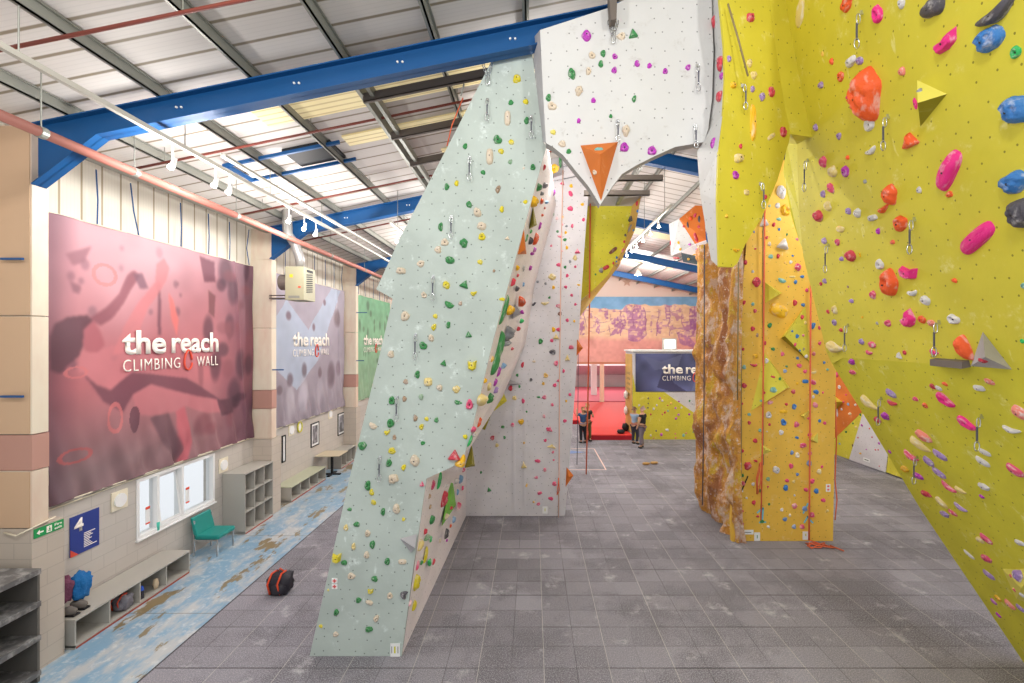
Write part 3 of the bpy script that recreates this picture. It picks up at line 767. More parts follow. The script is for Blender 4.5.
# metal shelving lower left
r = empty('metal_shelving', (-6.98, 5.3, -.03), 'dark metal shelving with grey shelves in the lower left corner', 'shelf unit')
gs = new_mat('worn_grey_shelf', '#7E7C7C', .5, .2); t_ = NT(gs); t_.base(t_.mix(t_.step(t_.noise(t_.obj(), 7, 5), .45, .7), lin('#6A6868'), lin('#A8A6A4')))
ds = new_mat('shelf_side', '#65615C', .6)
MB().box(-7.44, -6.72, 6.17, 6.2, -.03, 1.5).build('side_panel', ds, r)
MB().box(-7.44, -6.72, 4.0, 4.03, -.03, 1.5).build('side_panel', ds, r)
MB().box(-7.44, -7.42, 4.03, 6.17, -.03, 1.5).build('back_panel', M['black'], r)
for z in (1.50, 1.06, .60, .12):
    MB().box(-7.42, -6.70, 4.0, 6.2, z - .02, z + .01).box(-6.73, -6.70, 4.0, 6.2, z - .06, z - .02).build('shelf', gs, r)
# teal chair
tg = new_mat('teal_vinyl', '#1E8C84', .35)
r = empty('reception_chair', (-7.0, 10.05, -.03), 'teal vinyl chair with chrome legs below the window', 'chair')
MB().box(-7.28, -6.76, 9.78, 10.34, .33, .43).build('seat', tg, r, bevel=.03)
MB().prism([(-7.30, 9.78, .42), (-7.22, 9.78, .42), (-7.32, 9.78, .80), (-7.38, 9.78, .80)], (0, .56, 0), 0, 0, 0).build('backrest', tg, r, bevel=.02)
for x in (-7.30, -6.80):
    for y in (9.80, 10.32): MB().box(x - .014, x + .014, y - .014, y + .014, -.03, .34 if x > -7 else .74).build('leg', M['chrome'], r)
MB().box(-7.3, -6.8, 9.79, 9.81, .30, .33).box(-7.3, -6.8, 10.31, 10.33, .30, .33).build('seat_frame', M['chrome'], r)
# signs
navy = new_mat('navy_sign', '#2C3E8C', .5)
r = empty('wall_sign', (-7.44, 7.55, 1.12), 'dark blue wall sign with a big white number four', 'sign')
MB().box(-7.449, -7.435, 7.31, 7.80, 1.12, 1.76).build('board', navy, r)
text_mesh('numeral', '4', (-7.43, 7.37, 1.50), (0, 1, 0), (0, 0, 1), .15, .21, M['letter_white'], r, bold=.03)
mb = MB()
for k in range(9): mb.box(-7.433, -7.429, 7.53, 7.53 + (.19, .12, .15, .10, .13, .09, .11, .14, .22)[k], 1.42 - k * .028, 1.432 - k * .028)
mb.build('small_print', M['letter_white'], r)
MB().prism([(-7.433, 7.31, 1.12), (-7.433, 7.44, 1.12), (-7.433, 7.31, 1.24)], (.004, 0, 0), 0, 0, 0).build('red_corner', M['letter_red'], r)
gsign = new_mat('exit_green', '#1F9A55', .5)
r = empty('exit_sign', (-6.94, 6.52, 1.84), 'green and white fire exit sign with arrow on the near pier', 'sign')
MB().box(-6.949, -6.94, 6.33, 6.73, 1.85, 1.98).build('board', gsign, r)
text_mesh('lettering', 'Fire', (-6.937, 6.60, 1.925), (0, 1, 0), (0, 0, 1), .1, .035, M['letter_white'], r)
text_mesh('lettering', 'exit', (-6.937, 6.60, 1.872), (0, 1, 0), (0, 0, 1), .1, .035, M['letter_white'], r)
MB().prism([(-6.939, 6.36, 1.915), (-6.939, 6.40, 1.95), (-6.939, 6.40, 1.925), (-6.939, 6.45, 1.925), (-6.939, 6.45, 1.905), (-6.939, 6.40, 1.905), (-6.939, 6.40, 1.88)], (.003, 0, 0), 0, 0, 0).build('arrow', M['letter_white'], r)
pic = MB().box(-6.939, -6.936, 6.49, 6.56, 1.87, 1.96).build('pictogram', M['letter_white'], r)
mb = MB().box(-6.936, -6.934, 6.52, 6.535, 1.905, 1.93).box(-6.936, -6.934, 6.523, 6.535, 1.935, 1.948).box(-6.936, -6.934, 6.505, 6.53, 1.89, 1.9).box(-6.936, -6.934, 6.53, 6.548, 1.912, 1.92).box(-6.936, -6.934, 6.53, 6.54, 1.878, 1.905)
mb.build('running_figure', gsign, pic)
# round vents on square plates
for (px, py, lab, rr) in ((119, 500, 'beside the blue sign', .1), (223, 465, 'right of the window', .1), (291, 430, 'under the grey banner, left of the yellow ring', .11), (330, 414, 'under the grey banner, near its right end', .1)):
    y = 7.45 * F / (CX - px); z = H - (py - CY) * y / F
    r = empty('wall_vent', (-7.44, y, z), 'round vent on a square plate, ' + lab, 'wall vent', 'round wall vents')
    MB().box(-7.45, -7.43, y - .16, y + .16, z - .17, z + .17).build('plate', M['offwhite'], r, bevel=.004)
    MB().cyl((-7.43, y, z), (-7.41, y, z), rr + .02, 24).build('disc', M['white'], r)
y = 7.45 * F / (CX - 299); z = H - (427 - CY) * y / F
pts = [(-7.42, y + .13 * math.cos(a), z + .16 * math.sin(a)) for a in [i * math.pi / 8 for i in range(16)]]
r = empty('wall_clock', (-7.44, y, z), 'round clock-like disc with yellow rim under the grey banner', 'wall disc')
MB().tube(pts, .025, 6, closed=True).build('rim', new_mat('yellow_rim', '#C9C24A', .5), r); MB().cyl((-7.45, y, z), (-7.43, y, z), .13, 20).build('face', M['white'], r)
# framed pictures
def framed(px0, px1, py0, py1, lab, seed):
    ya = 7.45 * F / (CX - px0); yb = 7.45 * F / (CX - px1); z1 = H - (py0 - CY) * ya / F; z0 = z1 - (py1 - py0) * ya / F
    r = empty('framed_picture', (-7.44, (ya + yb) / 2, z0), lab, 'picture', 'framed pictures')
    mb = MB(); fr(mb, ya, yb, z0, z1, .035, -7.449, -7.42); mb.build('frame', M['black'], r)
    mb = MB(); fr(mb, ya + .03, yb - .03, z0 + .03, z1 - .03, .07, -7.449, -7.43); mb.build('mount', M['white'], r)
    def c(S, T):
        n = vnoise(S, T, 6, seed) * .6 + vnoise(S, T, 15, seed + 1) * .4; return (np.array([120, 118, 122.])[None, None] * (.4 + n[..., None] * 1.3)).clip(0, 255)
    printed('print', (-7.435, ya + .1, z0 + .1), (0, 1, 0), (0, 0, 1), yb - ya - .2, z1 - z0 - .2, 24, 40, c, r)
framed(281.5, 285, 436, 463, 'narrow black framed picture above the second bench, nearest of three', 11)
framed(310.5, 318.5, 424, 448, 'black framed picture in the middle, right of the yellow-rimmed disc', 12)
framed(337.5, 344.5, 414, 436, 'black framed picture farthest along the left wall', 13)
# white dispenser by pier
y = 12.7; tag(MB().box(-7.1, -6.98, 12.3, 12.42, 1.0, 1.25).build('dispenser', M['white'], bevel=.03), 'small white dispenser fixed beside the second pier', 'dispenser')
# cup on sill
mb = MB().tube([(-7.43, 9.02, WZ0), (-7.43, 9.02, WZ0 + .16)], [.022, .028], 12); tag(mb.build('cup', new_mat('aqua_plastic', '#4FC7B0', .4), smooth=True), 'aqua green cup on the window sill', 'cup')
# heater
r = empty('unit_heater', (-6.03, 11.8, 5.65), 'beige box heater hanging high beside the second pier', 'heater')
hb = new_mat('heater_beige', '#A5A186', .5)
MB().box(-6.27, -5.79, 11.5, 12.1, 5.65, 6.5).build('body', hb, r, bevel=.01)
mb = MB()
for k in range(9): mb.obox((-5.785, 11.78, 5.88 + k * .055), (.008, 0, 0), (0, .15, .018), (0, 0, .012))
mb.box(-5.79, -5.78, 11.65, 11.95, 6.38, 6.44); mb.build('louvre', M['black'], r)
MB().box(-6.18, -5.9, 11.492, 11.5, 5.7, 5.76).build('nameplate', M['steel_grey'], r)
MB().box(-6.15, -6.07, 11.492, 11.5, 6.22, 6.3).build('warning_sticker', new_mat('sticker_yellow', '#E5B62A', .5), r)
MB().box(-5.93, -5.87, 11.485, 11.5, 5.96, 6.0).build('red_switch', M['letter_red'], r)
MB().cyl((-6.48, 11.72, 6.12), (-6.27, 11.72, 6.12), .2, 20).build('fan', M['dark_steel'], r)
MB().tube([(-6.0, 11.75, 6.5), (-6.02, 11.75, 6.75), (-6.12, 11.7, 7.1), (-6.25, 11.6, 7.35), (-6.27, 11.55, 8.2)], .115, 16).build('flue_duct', new_mat('duct', '#9A9896', .4, .4), r, smooth=True)
MB().box(-6.96, -6.27, 12.0, 12.04, 5.72, 5.76).build('arm', M['dark_steel'], r)
MB().box(-6.96, -6.27, 12.0, 12.04, 5.8, 5.83).build('arm', M['dark_steel'], r)

# bags
def blob(mb, c, rad, seed=0, amp=.12, n=14, sq=2.0, mi=0):
    c = Vector(c); k = len(mb.v); rows = n // 2 + 1
    for i in range(rows + 1):
        th = math.pi * i / rows
        for j in range(n):
            ph = 2 * math.pi * j / n
            d = Vector((math.sin(th) * math.cos(ph), math.sin(th) * math.sin(ph), math.cos(th)))
            e = 2.0 / sq; q = Vector([math.copysign(abs(a) ** e, a) for a in d])
            f = 1 + amp * noise.noise(d * 2.3 + Vector((seed * 3.1, seed, 0)))
            mb.v.append(c + Vector((q.x * rad[0], q.y * rad[1], q.z * rad[2])) * f)
    for i in range(rows):
        for j in range(n):
            j2 = (j + 1) % n; mb.f.append([k + i * n + j, k + i * n + j2, k + (i + 1) * n + j2, k + (i + 1) * n + j]); mb.mi.append(mi)
    return mb
def bag(loc, s, bodymat, trimmat, label, rot=0):
    r = empty('backpack', loc, label, 'bag')
    x, y, z = loc
    blob(MB(), (x, y, z + .18 * s), (.21 * s, .15 * s, .19 * s), 3, .3, 18, 3.4).build('body', bodymat, r, smooth=True)
    blob(MB(), (x + .03 * s, y - .14 * s, z + .13 * s), (.13 * s, .06 * s, .1 * s), 5, .2, 12, 2.6).build('pocket', bodymat, r, smooth=True)
    for dx in (-.11, .07):
        MB().tube([(x + dx * s, y - .16 * s, z + .05 * s), (x + (dx - .02) * s, y - .21 * s, z + .25 * s), (x + dx * s, y - .1 * s, z + .40 * s), (x + dx * s, y + .05 * s, z + .38 * s)], .018 * s, 6).build('strap', trimmat, r, smooth=True)
    MB().tube([(x - .05 * s, y, z + .4 * s), (x, y - .02 * s, z + .46 * s), (x + .06 * s, y, z + .4 * s)], .012 * s, 6).build('handle', trimmat, r, smooth=True)
    return r
bk = new_mat('bag_black', '#34323A', .7); og = new_mat('bag_orange', '#E0502C', .6)
q = P(277, 596, 2093 / 254.5)
bag((q.x, q.y + .12, 0), .98, bk, og, 'black backpack with orange straps lying on the rubber floor')
rd = new_mat('bag_red', '#CE4A34', .6)
r = bag((-7.02, 7.78, .03), .66, new_mat('bag_grey', '#77747C', .7), rd, 'grey and red rucksack inside the nearest cubby bench')
r = empty('sports_bottle', (-6.98, 8.1, .03), 'small blue-topped black bottle beside the rucksack in the cubby', 'bottle')
MB().tube([(-6.98, 8.1, .026), (-6.98, 8.1, .17)], .045, 12).build('body', bk, r); MB().tube([(-6.98, 8.1, .17), (-6.98, 8.1, .24)], [.045, .03], 12).build('cap', new_mat('cap_blue', '#2F5FD8', .5), r)
tag(blob(MB(), (-6.98, 8.42, .12), (.04, .05, .1), 8, .3).build('climbing_shoe', new_mat('cream_shoe', '#D9C3A4', .7), smooth=True), 'pale shoe standing in the third hole of the nearest bench', 'shoe')
# pile on bench: two jackets, two boots
def cloth_lump(name, c, rad, col, label, cat, seed):
    mb = blob(MB(), c, rad, seed, .45, 26, 2.2); m_ = new_mat(name, col, .8); t_ = NT(m_); t_.bump(t_.noise(t_.obj(), 9, 5, .7), .05, .9)
    return tag(mb.build(name, m_, smooth=True), label, cat)
cloth_lump('jacket', (-7.18, 7.2, .74), (.12, .16, .2), '#1A6CAE', 'bright blue jacket heaped on the near end of the bench', 'jacket', 2)
cloth_lump('jacket', (-7.22, 6.97, .78), (.12, .13, .2), '#75405A', 'plum coloured jacket heaped left of the blue jacket', 'jacket', 5)
for (x, y, lab) in ((-7.12, 7.12, 'dark grey boot under the blue jacket on the bench'), (-7.10, 6.94, 'dark grey boot at the very end of the bench')):
    r = empty('boot', (x, y, .42), lab, 'shoe', 'boots on the bench')
    blob(MB(), (x + .02, y, .49), (.13, .07, .06), 4, .25, 14).build('upper', new_mat('boot_grey', '#6B6560', .8), r, smooth=True)
    MB().box(x - .1, x + .15, y - .055, y + .055, .421, .45).build('sole', M['black'], r, bevel=.01)

# ------------------------------------------------------------------ climbing walls
def pxpoly(pl, pts): return [pl.at(*p) for p in pts]
# mint tower
PM = Plane((0, 6.65, 0), (1, 6.65, 0), (0, 6.57, 8.5))
mint = [(309.5, 656.5), (401.5, 657.5), (413, 570), (418, 537), (426.5, 478.6), (452, 467), (462, 460.5), (469, 442.5), (492.8, 342), (519, 246), (546.5, 146), (543, 142), (537, 92), (532.5, 54), (517, 55), (491, 62),
        (448, 146), (399, 240), (376.3, 289.3), (392.7, 298.7), (382, 345), (361.5, 430), (349, 480), (329, 570)]
tower = empty('climbing_tower', (-2.5, 6.65, 0), 'tall mint green climbing wall leaning to the right, left of centre', 'climbing wall')
pts = pxpoly(PM, mint)
MB().prism(pts, (0, .06, 0), 0, 1, 1).build('front_panel', [M['p_mint'], M['grey_edge']], tower, uvplane=plane_uv(PM)); reg('mint', [pts])
# right side of the tower
front = [(401.5, 657.5), (418, 537), (426.5, 478.6), (462, 460.5), (469, 442.5), (492.8, 342), (519, 246), (546.5, 146), (545, 120)]
rear = [(466, 516), (467, 462), (474, 430), (488, 414), (503, 396), (526, 342), (534, 288), (549, 231), (556, 205)]
fp = [PM.at(*p) + Vector((0, .03, 0)) for p in front]; rp = [P(x, y, 12.0) for x, y in rear]
side_quads = []
mb = MB()
for a, b, c, d in zip(fp, fp[1:], rp[1:], rp): mb.add([a, b, c, d], [(0, 1, 2, 3)]); side_quads.append([a, b, c, d])
back = [(p + Vector((-.15, 0, 0))) for p in fp]
uvn = Vector((0, 1, 0)), Vector((0, 0, 1))
mb.build('side_panel', M['p_pinkwhite'], tower, uvplane=(Vector(), Vector((0, 1, 0)), Vector((0, 0, 1))), recalc=False); reg('side', side_quads)
# dark underside wedge and left return
lf = [PM.at(*p) + Vector((0, .06, 0)) for p in ((309.5, 656.5), (349, 480), (382, 345), (392.7, 298.7), (376.3, 289.3), (448, 146), (491, 62))]
mb = MB()
for a, b in zip(lf, lf[1:]): mb.add([a, b, b + Vector((.15, 3.0, 0)), a + Vector((.15, 3.0, 0))], [(0, 1, 2, 3)])
mb.build('left_return', M['grey_edge'], tower, recalc=False)
# plates and stickers on mint base
def plate(px, py, wpx, hpx, surf, label, marks, group='small notices on the walls', par=None):
    q, n = hit(px, py, [surf]); s = q.y / F; v = (Vector((0, 0, 1)) - n * n.z).normalized(); u = v.cross(n).normalized()
    if u.x < 0 and abs(u.x) > abs(u.y): u = -u
    r = empty('notice', q, label, 'notice', group)
    a, b = wpx * s / 2, hpx * s / 2
    MB().obox(q + n * .006, u * a, v * b, n * .004).build('board', M['white'], r)
    for (du, dv, su, sv, col) in marks:
        MB().obox(q + n * .0115 + u * a * du + v * b * dv, u * a * su, v * b * sv, n * .0015).build('print', col, r)
    return r
redp = new_mat('red_print', '#E06A66', .6); yelp = new_mat('yellow_print', '#D6CF2C', .6); gryp = new_mat('grey_print', '#8B8B8E', .6); grnp = new_mat('green_print', '#4C8A4C', .6); greyp = gryp
plate(395.3, 650, 9.5, 13.5, 'mint', 'white notice with a yellow stripe at the foot of the mint wall', [(-.05, .1, .16, .5, yelp), (-.7, .1, .08, .5, gryp), (.6, .1, .08, .5, gryp)])
plate(334.8, 580.5, 5.6, 5, 'mint', 'upper of two pale red symbol stickers low on the mint wall', [(0, 0, .7, .25, redp), (0, 0, .25, .7, redp)])
plate(334.8, 586.2, 5.6, 5, 'mint', 'lower of two pale red symbol stickers low on the mint wall', [(0, 0, .7, .25, redp), (0, 0, .25, .7, redp)])

# white arch
PA = Plane((0, 6.1, 0), (1, 6.1, 0), (0, 6.1, 5))
archpx = [(540, 30), (608, 8), (640, -8), (660, -22), (712, -60), (711.5, 0), (713.5, 50), (712, 100), (708, 130), (704, 142), (675, 147), (655, 156), (637, 165), (622, 174), (612, 187), (600, 205), (589, 187), (575, 170), (563, 155), (553, 147), (546, 143), (543, 90)]
arch = empty('climbing_wall', (1, 6.1, 5.5), 'white bridging climbing wall with pointed lower tip, joining mint and yellow walls', 'climbing wall')
pts = pxpoly(PA, archpx); MB().prism(pts, (0, .16, 0), 0, 1, 1).build('panel', [M['p_white'], M['grey_edge']], arch, uvplane=plane_uv(PA)); reg('arch', [pts])
a0 = [PA.at(*p) for p in ((540, 30), (543, 90), (546, 143))]; b0 = [PM.at(*p) for p in ((532.5, 54), (537, 92), (543, 142))]
b0[0] = PM.at(531.5, 40)
mb = MB()
for i in range(2): mb.add([a0[i], a0[i + 1], b0[i + 1], b0[i]], [(0, 1, 2, 3)])
mb.build('return_strip', M['p_volgrey'], arch, uvplane=(Vector(), Vector((0, 1, 0)), Vector((0, 0, 1))), recalc=False); 

# yellow tongue, band and main right wall
YT = 5.62
PT = Plane(P(719, 0, YT), P(719, 266, YT), P(790, 134, 6.3))
tongue = [(719, -60), (719.5, 0), (724, 45), (725, 80), (723, 115), (718.5, 150), (717, 200), (719, 266.5), (733.5, 267), (738, 262), (745, 245), (762, 217), (777.5, 180), (789.5, 140), (790.5, 134), (784.5, 105), (776, 50), (770, 0), (768, -60)]
wr = empty('climbing_wall', (5, 6, 0), 'huge lime yellow overhanging climbing wall filling the right side', 'climbing wall')
pts = pxpoly(PT, tongue)
MB().prism(pts, (0, .05, 0), 0, 0, 0).build('hanging_prow', [M['p_yellow'], M['p_white']], wr, uvplane=plane_uv(PT)); reg('tongue', [pts])
# white side of the prow as a castable surface
tl = pts[0:8]; tbk = [P(*p, 6.22) for p in ((712, -60), (711.5, 0), (713.5, 50), (712, 100), (708, 130), (697, 152), (700, 193), (711, 260))]
tbk[-1] = P(711, 260, 5.95); stq = [[a + Vector((0, .02, 0)), b + Vector((0, .02, 0)), d_, c_] for a, b, c_, d_ in zip(tl, tl[1:], tbk, tbk[1:])]
mb = MB()
for q_ in stq: mb.add(q_, [(0, 1, 2, 3)])
mb.build('white_edge_panel', M['p_white'], wr, uvplane=(Vector(), Vector((0, 1, 0)), Vector((0, 0, 1))), recalc=False); reg('strip', stq)
# closed back of the prow
MB().add([tbk[1], tbk[4], tbk[5], tbk[6], tbk[7], pts[8] + Vector((0, .06, 0)), pts[12] + Vector((0, .3, 0)), pts[14] + Vector((0, .5, 0)), pts[18] + Vector((0, .5, 0))], [tuple(range(9))]).build('back_panel', M['grey_edge'], wr, recalc=False)
SL = P(843.4, 357.5, 7.0); SR = P(1024, 370.3, .246 * 455 / 28.8); dirs = (SR - SL)
UL = P(797, 144, 6.8)
PC = Plane(SL, SR, UL); Cn = PC.n
FL = P(1024, 663, 2093 / 321.5)
PD = Plane(SL, SR, FL)
sm = [(834, 366), (843.4, 357.5), (870, 359.4), (939.6, 364.3), (1012, 369), (1024, 370.3), (1160, 379.9)]
cpoly = [(784, -60), (785, 0), (794, 50), (805, 105), (811.5, 137), (797, 144), (799, 212), (803, 255), (822, 333), (826, 351), (832, 364)] + sm[1:] + [(1160, 200), (1160, -60)]
pts = pxpoly(PC, cpoly); MB().prism(pts, -Cn * .12, 0, 1, 1).build('upper_panel', [M['p_yellow'], M['p_yellow_low']], wr, uvplane=plane_uv(PC)); reg('C', [pts])
dpoly = [(832, 364)] + sm[1:] + [(1160, 520), (1160, 773), (1024, 663), (920.5, 509), (859, 407)]
pts = pxpoly(PD, dpoly); MB().prism(pts, -PD.n * .12, 0, 1, 1).build('lower_panel', [M['p_yellow_low'], M['p_yellow_low']], wr, uvplane=plane_uv(PD)); reg('D', [pts])
# narrow lit band joining prow and main wall
A = [PT.at(*p) for p in ((768, -60), (770, 0), (776, 50), (784.5, 105), (790.5, 134))]; B = [PC.at(*p) for p in ((784, -60), (785, 0), (794, 50), (805, 105), (811.5, 137))]
mb = MB()
for i in range(4): mb.add([A[i], A[i + 1], B[i + 1], B[i]], [(0, 1, 2, 3)])
mb.build('band_panel', M['p_yellow'], wr, uvplane=(Vector(), Vector((1, 0, 0)), Vector((0, 0, 1))), recalc=False)
reg('band', [[A[i], A[i + 1], B[i + 1], B[i]] for i in range(4)])
mb = MB().add([A[4], B[4], PC.at(797, 144), P(787, 144, 7.5)], [(0, 1, 2, 3)])
mb.add([PC.at(797, 144), PC.at(799, 212), PC.at(803, 250), P(799, 241, 7.65), P(791, 215, 7.7), P(783, 172, 7.7), P(787, 144, 7.5)], [(0, 1, 2, 3, 4, 5, 6)])
mb.build('recess_panel', M['p_yellow_low'], wr, uvplane=(Vector(), Vector((0, 1, 0)), Vector((0, 0, 1))), recalc=False)

# white lead wall at the back of the tower
YW = 12.0
PW = Plane((0, YW, 0), (1, YW, 0), (0, YW, 5))
wp = [(466, 516), (467, 462), (474, 430), (488, 414), (503, 396), (526, 342), (534, 288), (549, 231), (553, 205), (545, 180), (545, 120), (590, 120), (589, 187), (584.5, 247), (581, 300), (578, 350), (572, 430), (568, 480), (565, 516)]
ww = empty('climbing_wall', (-.5, YW, 0), 'pale white-grey climbing wall with pink holds behind the mint wall', 'climbing wall')
pts = pxpoly(PW, wp); MB().prism(pts, (0, .5, 0), 0, 1, 1).build('panel', [M['p_grey'], M['grey_edge']], ww, uvplane=plane_uv(PW)); reg('W', [pts])
for x in (514, 525):
    MB().obox((PW.at(x, 420) + PW.at(x, 516)) / 2 + Vector((0, -.012, .35)), (.03, 0, 0), (0, .012, 0), (0, 0, 1.6)).build('batten', M['p_grey'], ww)
# olive-yellow overhang seen through the arch
PO = Plane((0, 13.4, 0), (1, 13.4, 0), (0, 13.2, 5))
op = [(575, 306), (575, 206), (632, 206), (625, 245), (608, 275), (592, 291), (580, 301)]
ov = empty('climbing_wall', (2, 13.3, 5), 'lime yellow overhang seen through the arch right of the pale wall', 'climbing wall')
pts = pxpoly(PO, op); MB().prism(pts, (0, .1, 0), 0, 1, 1).build('panel', [M['p_yellow_low'], M['grey_edge']], ov, uvplane=plane_uv(PO)); reg('O', [pts])
e1 = [PO.at(*p) for p in ((632, 206), (625, 245), (608, 275), (592, 291), (578, 303))]; e2 = [P(*p, 12.7) for p in ((641, 196), (635, 230), (619, 266), (601, 289), (579, 318))]
mb = MB(); es = []
for i in range(4): mb.add([e1[i], e1[i + 1], e2[i + 1], e2[i]], [(0, 1, 2, 3)]); es.append([e1[i], e1[i + 1], e2[i + 1], e2[i]])
mb.build('edge_panel', M['p_tan'], ov, uvplane=(Vector(), Vector((1, 0, 0)), Vector((0, 0, 1))), recalc=False); reg('O', es)
mb = MB().add([P(575, 194, 12.7), P(641, 196, 12.7), PO.at(632, 206), PO.at(575, 206)], [(0, 1, 2, 3)])
mb.build('top_strip', M['p_volgrey'], ov, uvplane=(Vector(), Vector((1, 0, 0)), Vector((0, 1, 0))), recalc=False)

# amber tower with rock side
YQ = 10.49
PQ = Plane((0, YQ, 0), (1, YQ, 0), (0, YQ, 5))
qp = [(741, 541), (833, 541), (834.5, 450), (836, 370), (830, 250), (815, 160), (770, 160), (752, 170), (746, 250), (741, 300), (741, 420), (741, 500)]
am = empty('climbing_tower', (5.7, YQ, 0), 'amber yellow climbing tower with a rock-textured left side', 'climbing wall')
pts = pxpoly(PQ, qp); MB().prism(pts, (0, 2.0, 0), 0, 1, 1).build('front_panel', [M['p_amber'], M['p_tan']], am, uvplane=plane_uv(PQ)); reg('Q', [pts])
MB().obox(PQ.at(740.5, 400) + Vector((0, -.012, .3)), (.02, 0, 0), (0, .012, 0), (0, 0, 3.0)).build('batten', M['dark_tan'], am)
MB().obox(PQ.at(763, 400) + Vector((0, -.008, 1.5)), (.012, 0, 0), (0, .008, 0), (0, 0, 3.0)).build('batten', M['dark_tan'], am)
# rock: swept displaced sheet wrapping the left side and corner
prof = []   # (x, y) plan path from the rear to the front corner
for i in range(34): prof.append((4.66 + .07 * math.sin(i * .7), 12.9 - i * (2.5 / 33)))
for i in range(1, 9): prof.append((4.62 + i * .022, 10.40 - .03 * math.sin(i)))
rows = 120; mb = MB(); ZT = 7.2
for r_ in range(rows + 1):
    z = ZT * r_ / rows
    for i, (x, y) in enumerate(prof):
        p3 = Vector((x, y * 1.0, z * .6))
        d = noise.fractal(p3 * 1.7, 1.0, 2.1, 4) * .19 + (.5 - abs(noise.noise(p3 * 3.1 + Vector((0, 0, noise.noise(p3 * 1.2) * 2))))) * .20
        edge = min(1, i / 3, (len(prof) - 1 - i) / 3)
        bow = .10 * math.sin(min(1, z / 6) * math.pi)
        foot = -max(0, .5 - z) * .12
        xx = x - (d * edge + bow * .6) + foot * -1.2; yy = y - (.3 * d * edge if i > 33 else 0)
        mb.v.append(Vector((xx, yy, z)))
n = len(prof)
for r_ in range(rows):
    for i in range(n - 1): mb.f.append([r_ * n + i, r_ * n + i + 1, (r_ + 1) * n + i + 1, (r_ + 1) * n + i]); mb.mi.append(0)
mb.build('rock_face', M['rock'], am, smooth=True, recalc=False)
lp = pxpoly(PQ, [(731.5, 541), (741.2, 541), (741.2, 478), (736, 478), (732, 500), (730.5, 520)])
MB().prism([p + Vector((0, -.03, 0)) for p in lp], (0, .1, 0), 0, 0, 0).build('foot_panel', M['p_amber'], am, uvplane=plane_uv(PQ))
# painted route numerals on amber base
bluep = new_mat('numeral_blue', '#6FC2D6', .6)
q = PQ.at(759, 521.5)
mb = MB()
def bar(mb, pxa, pxb, wd, y=YQ - .004):
    a, b = P(*pxa, YQ), P(*pxb, YQ); a.y = b.y = y; d = (b - a).normalized(); nrm = Vector((-d.z, 0, d.x)) * wd
    mb.prism([a + nrm, b + nrm, b - nrm, a - nrm], (0, .004, 0), 0, 0, 0)
bar(mb, (763, 507.5), (762, 522), .022); bar(mb, (757, 513), (763, 508), .018); bar(mb, (759, 522.5), (766, 522), .018); mb.build('painted_numeral', bluep, am)
mb = MB(); bar(mb, (803, 513.5), (808, 503), .018, YQ - .006); bar(mb, (804, 523), (808, 516), .018); bar(mb, (807, 516), (810, 520), .015); bar(mb, (810, 520), (813, 523), .018); mb.build('painted_numeral', bluep, am)
plate(747.5, 532, 11.7, 4.5, 'Q', 'wide white notice low on the left of the amber tower', [(0, -.1, .6, .12, M['black'])])
plate(757, 536.5, 5.8, 8.4, 'Q', 'white notice with a green stripe, foot of the amber tower', [(0, 0, .12, .4, grnp)])
plate(805.5, 535.5, 6, 8.2, 'Q', 'white notice behind the orange rope at the foot of amber tower', [(0, .2, .15, .3, yelp)])
plate(828, 487.8, 4.4, 7.5, 'Q', 'white notice with red symbols near the right edge of amber tower', [(0, .45, .5, .25, redp), (0, -.45, .5, .25, redp)])
plate(740.8, 490, 4.2, 4, 'Q', 'small square white notice above the left foot of amber tower', [(0, 0, .3, .3, redp)])
plate(545, 510, 5.2, 6.8, 'W', 'white notice with a yellow mark at the foot of pale wall', [(0, .1, .15, .4, yelp)])

# hanging volumes seen at the upper right through the arch
vr = empty('climbing_wall', (5, 16, 7), 'orange and white faceted hanging wall seen through the arch', 'climbing wall')
def facet(name, pts, ds, mat):
    vv = [P(x, y, d) for (x, y), d in zip(pts, ds)]
    n_ = (vv[1] - vv[0]).cross(vv[2] - vv[0]).normalized()
    if n_.dot(CAM - vv[0]) < 0: n_ = -n_
    MB().prism(vv, -n_ * .03, 0, 0, 0).build(name, mat, vr, uvplane=(vv[0], (vv[1] - vv[0]).normalized(), n_.cross((vv[1] - vv[0]).normalized())))
    reg('V', [vv])
facet('orange_panel', [(679, 219), (703, 199), (706, 240), (695, 244)], [16, 15.6, 15.6, 16], M['p_orange'])
facet('white_panel', [(669, 224), (679, 219), (695, 244), (681, 252), (671, 256)], [17, 16, 16, 16.3, 17], M['p_white'])
facet('white_panel', [(681, 252), (695, 244), (706, 240), (706, 258)], [16.3, 16, 15.6, 16], M['p_pinkwhite'])
facet('dark_panel', [(681, 252), (706, 258), (706, 266), (683, 262)], [16.3, 16, 16.4, 16.6], M['p_bluegrey'])

# far right wall colour fields
fr_ = empty('climbing_wall', (12.3, 17, 0), 'far climbing wall of orange, yellow and white triangles behind amber tower', 'climbing wall')
PR = Plane((12.3, 0, 0), (12.3, 1, 0), (12.3, 0, 5))
for nm, pp, mt, off in (('yellow_panel', [(800, 330), (880, 330), (960, 470), (960, 498), (830, 454), (800, 445)], M['p_yellow'], 0),
                        ('orange_panel', [(820, 340), (850, 350), (866, 408), (835, 438), (815, 425)], M['p_orange'], .01),
                        ('white_panel', [(862.5, 414), (889, 442), (885.5, 472.5), (849, 459.5)], M['p_grey'], .02)):
    vv = [PR.at(*p, off + .001) for p in pp]
    for v_ in vv: v_.z = max(v_.z, .0)
    MB().prism(vv, (.05, 0, 0), 0, 0, 0).build(nm, mt, fr_, uvplane=(Vector(), Vector((0, 1, 0)), Vector((0, 0, 1)))); reg('R', [vv])
plate(866.8, 460, 9, 3.5, 'R', 'white notice low on the far wall behind amber tower', [(0, 0, .6, .2, M['black'])])

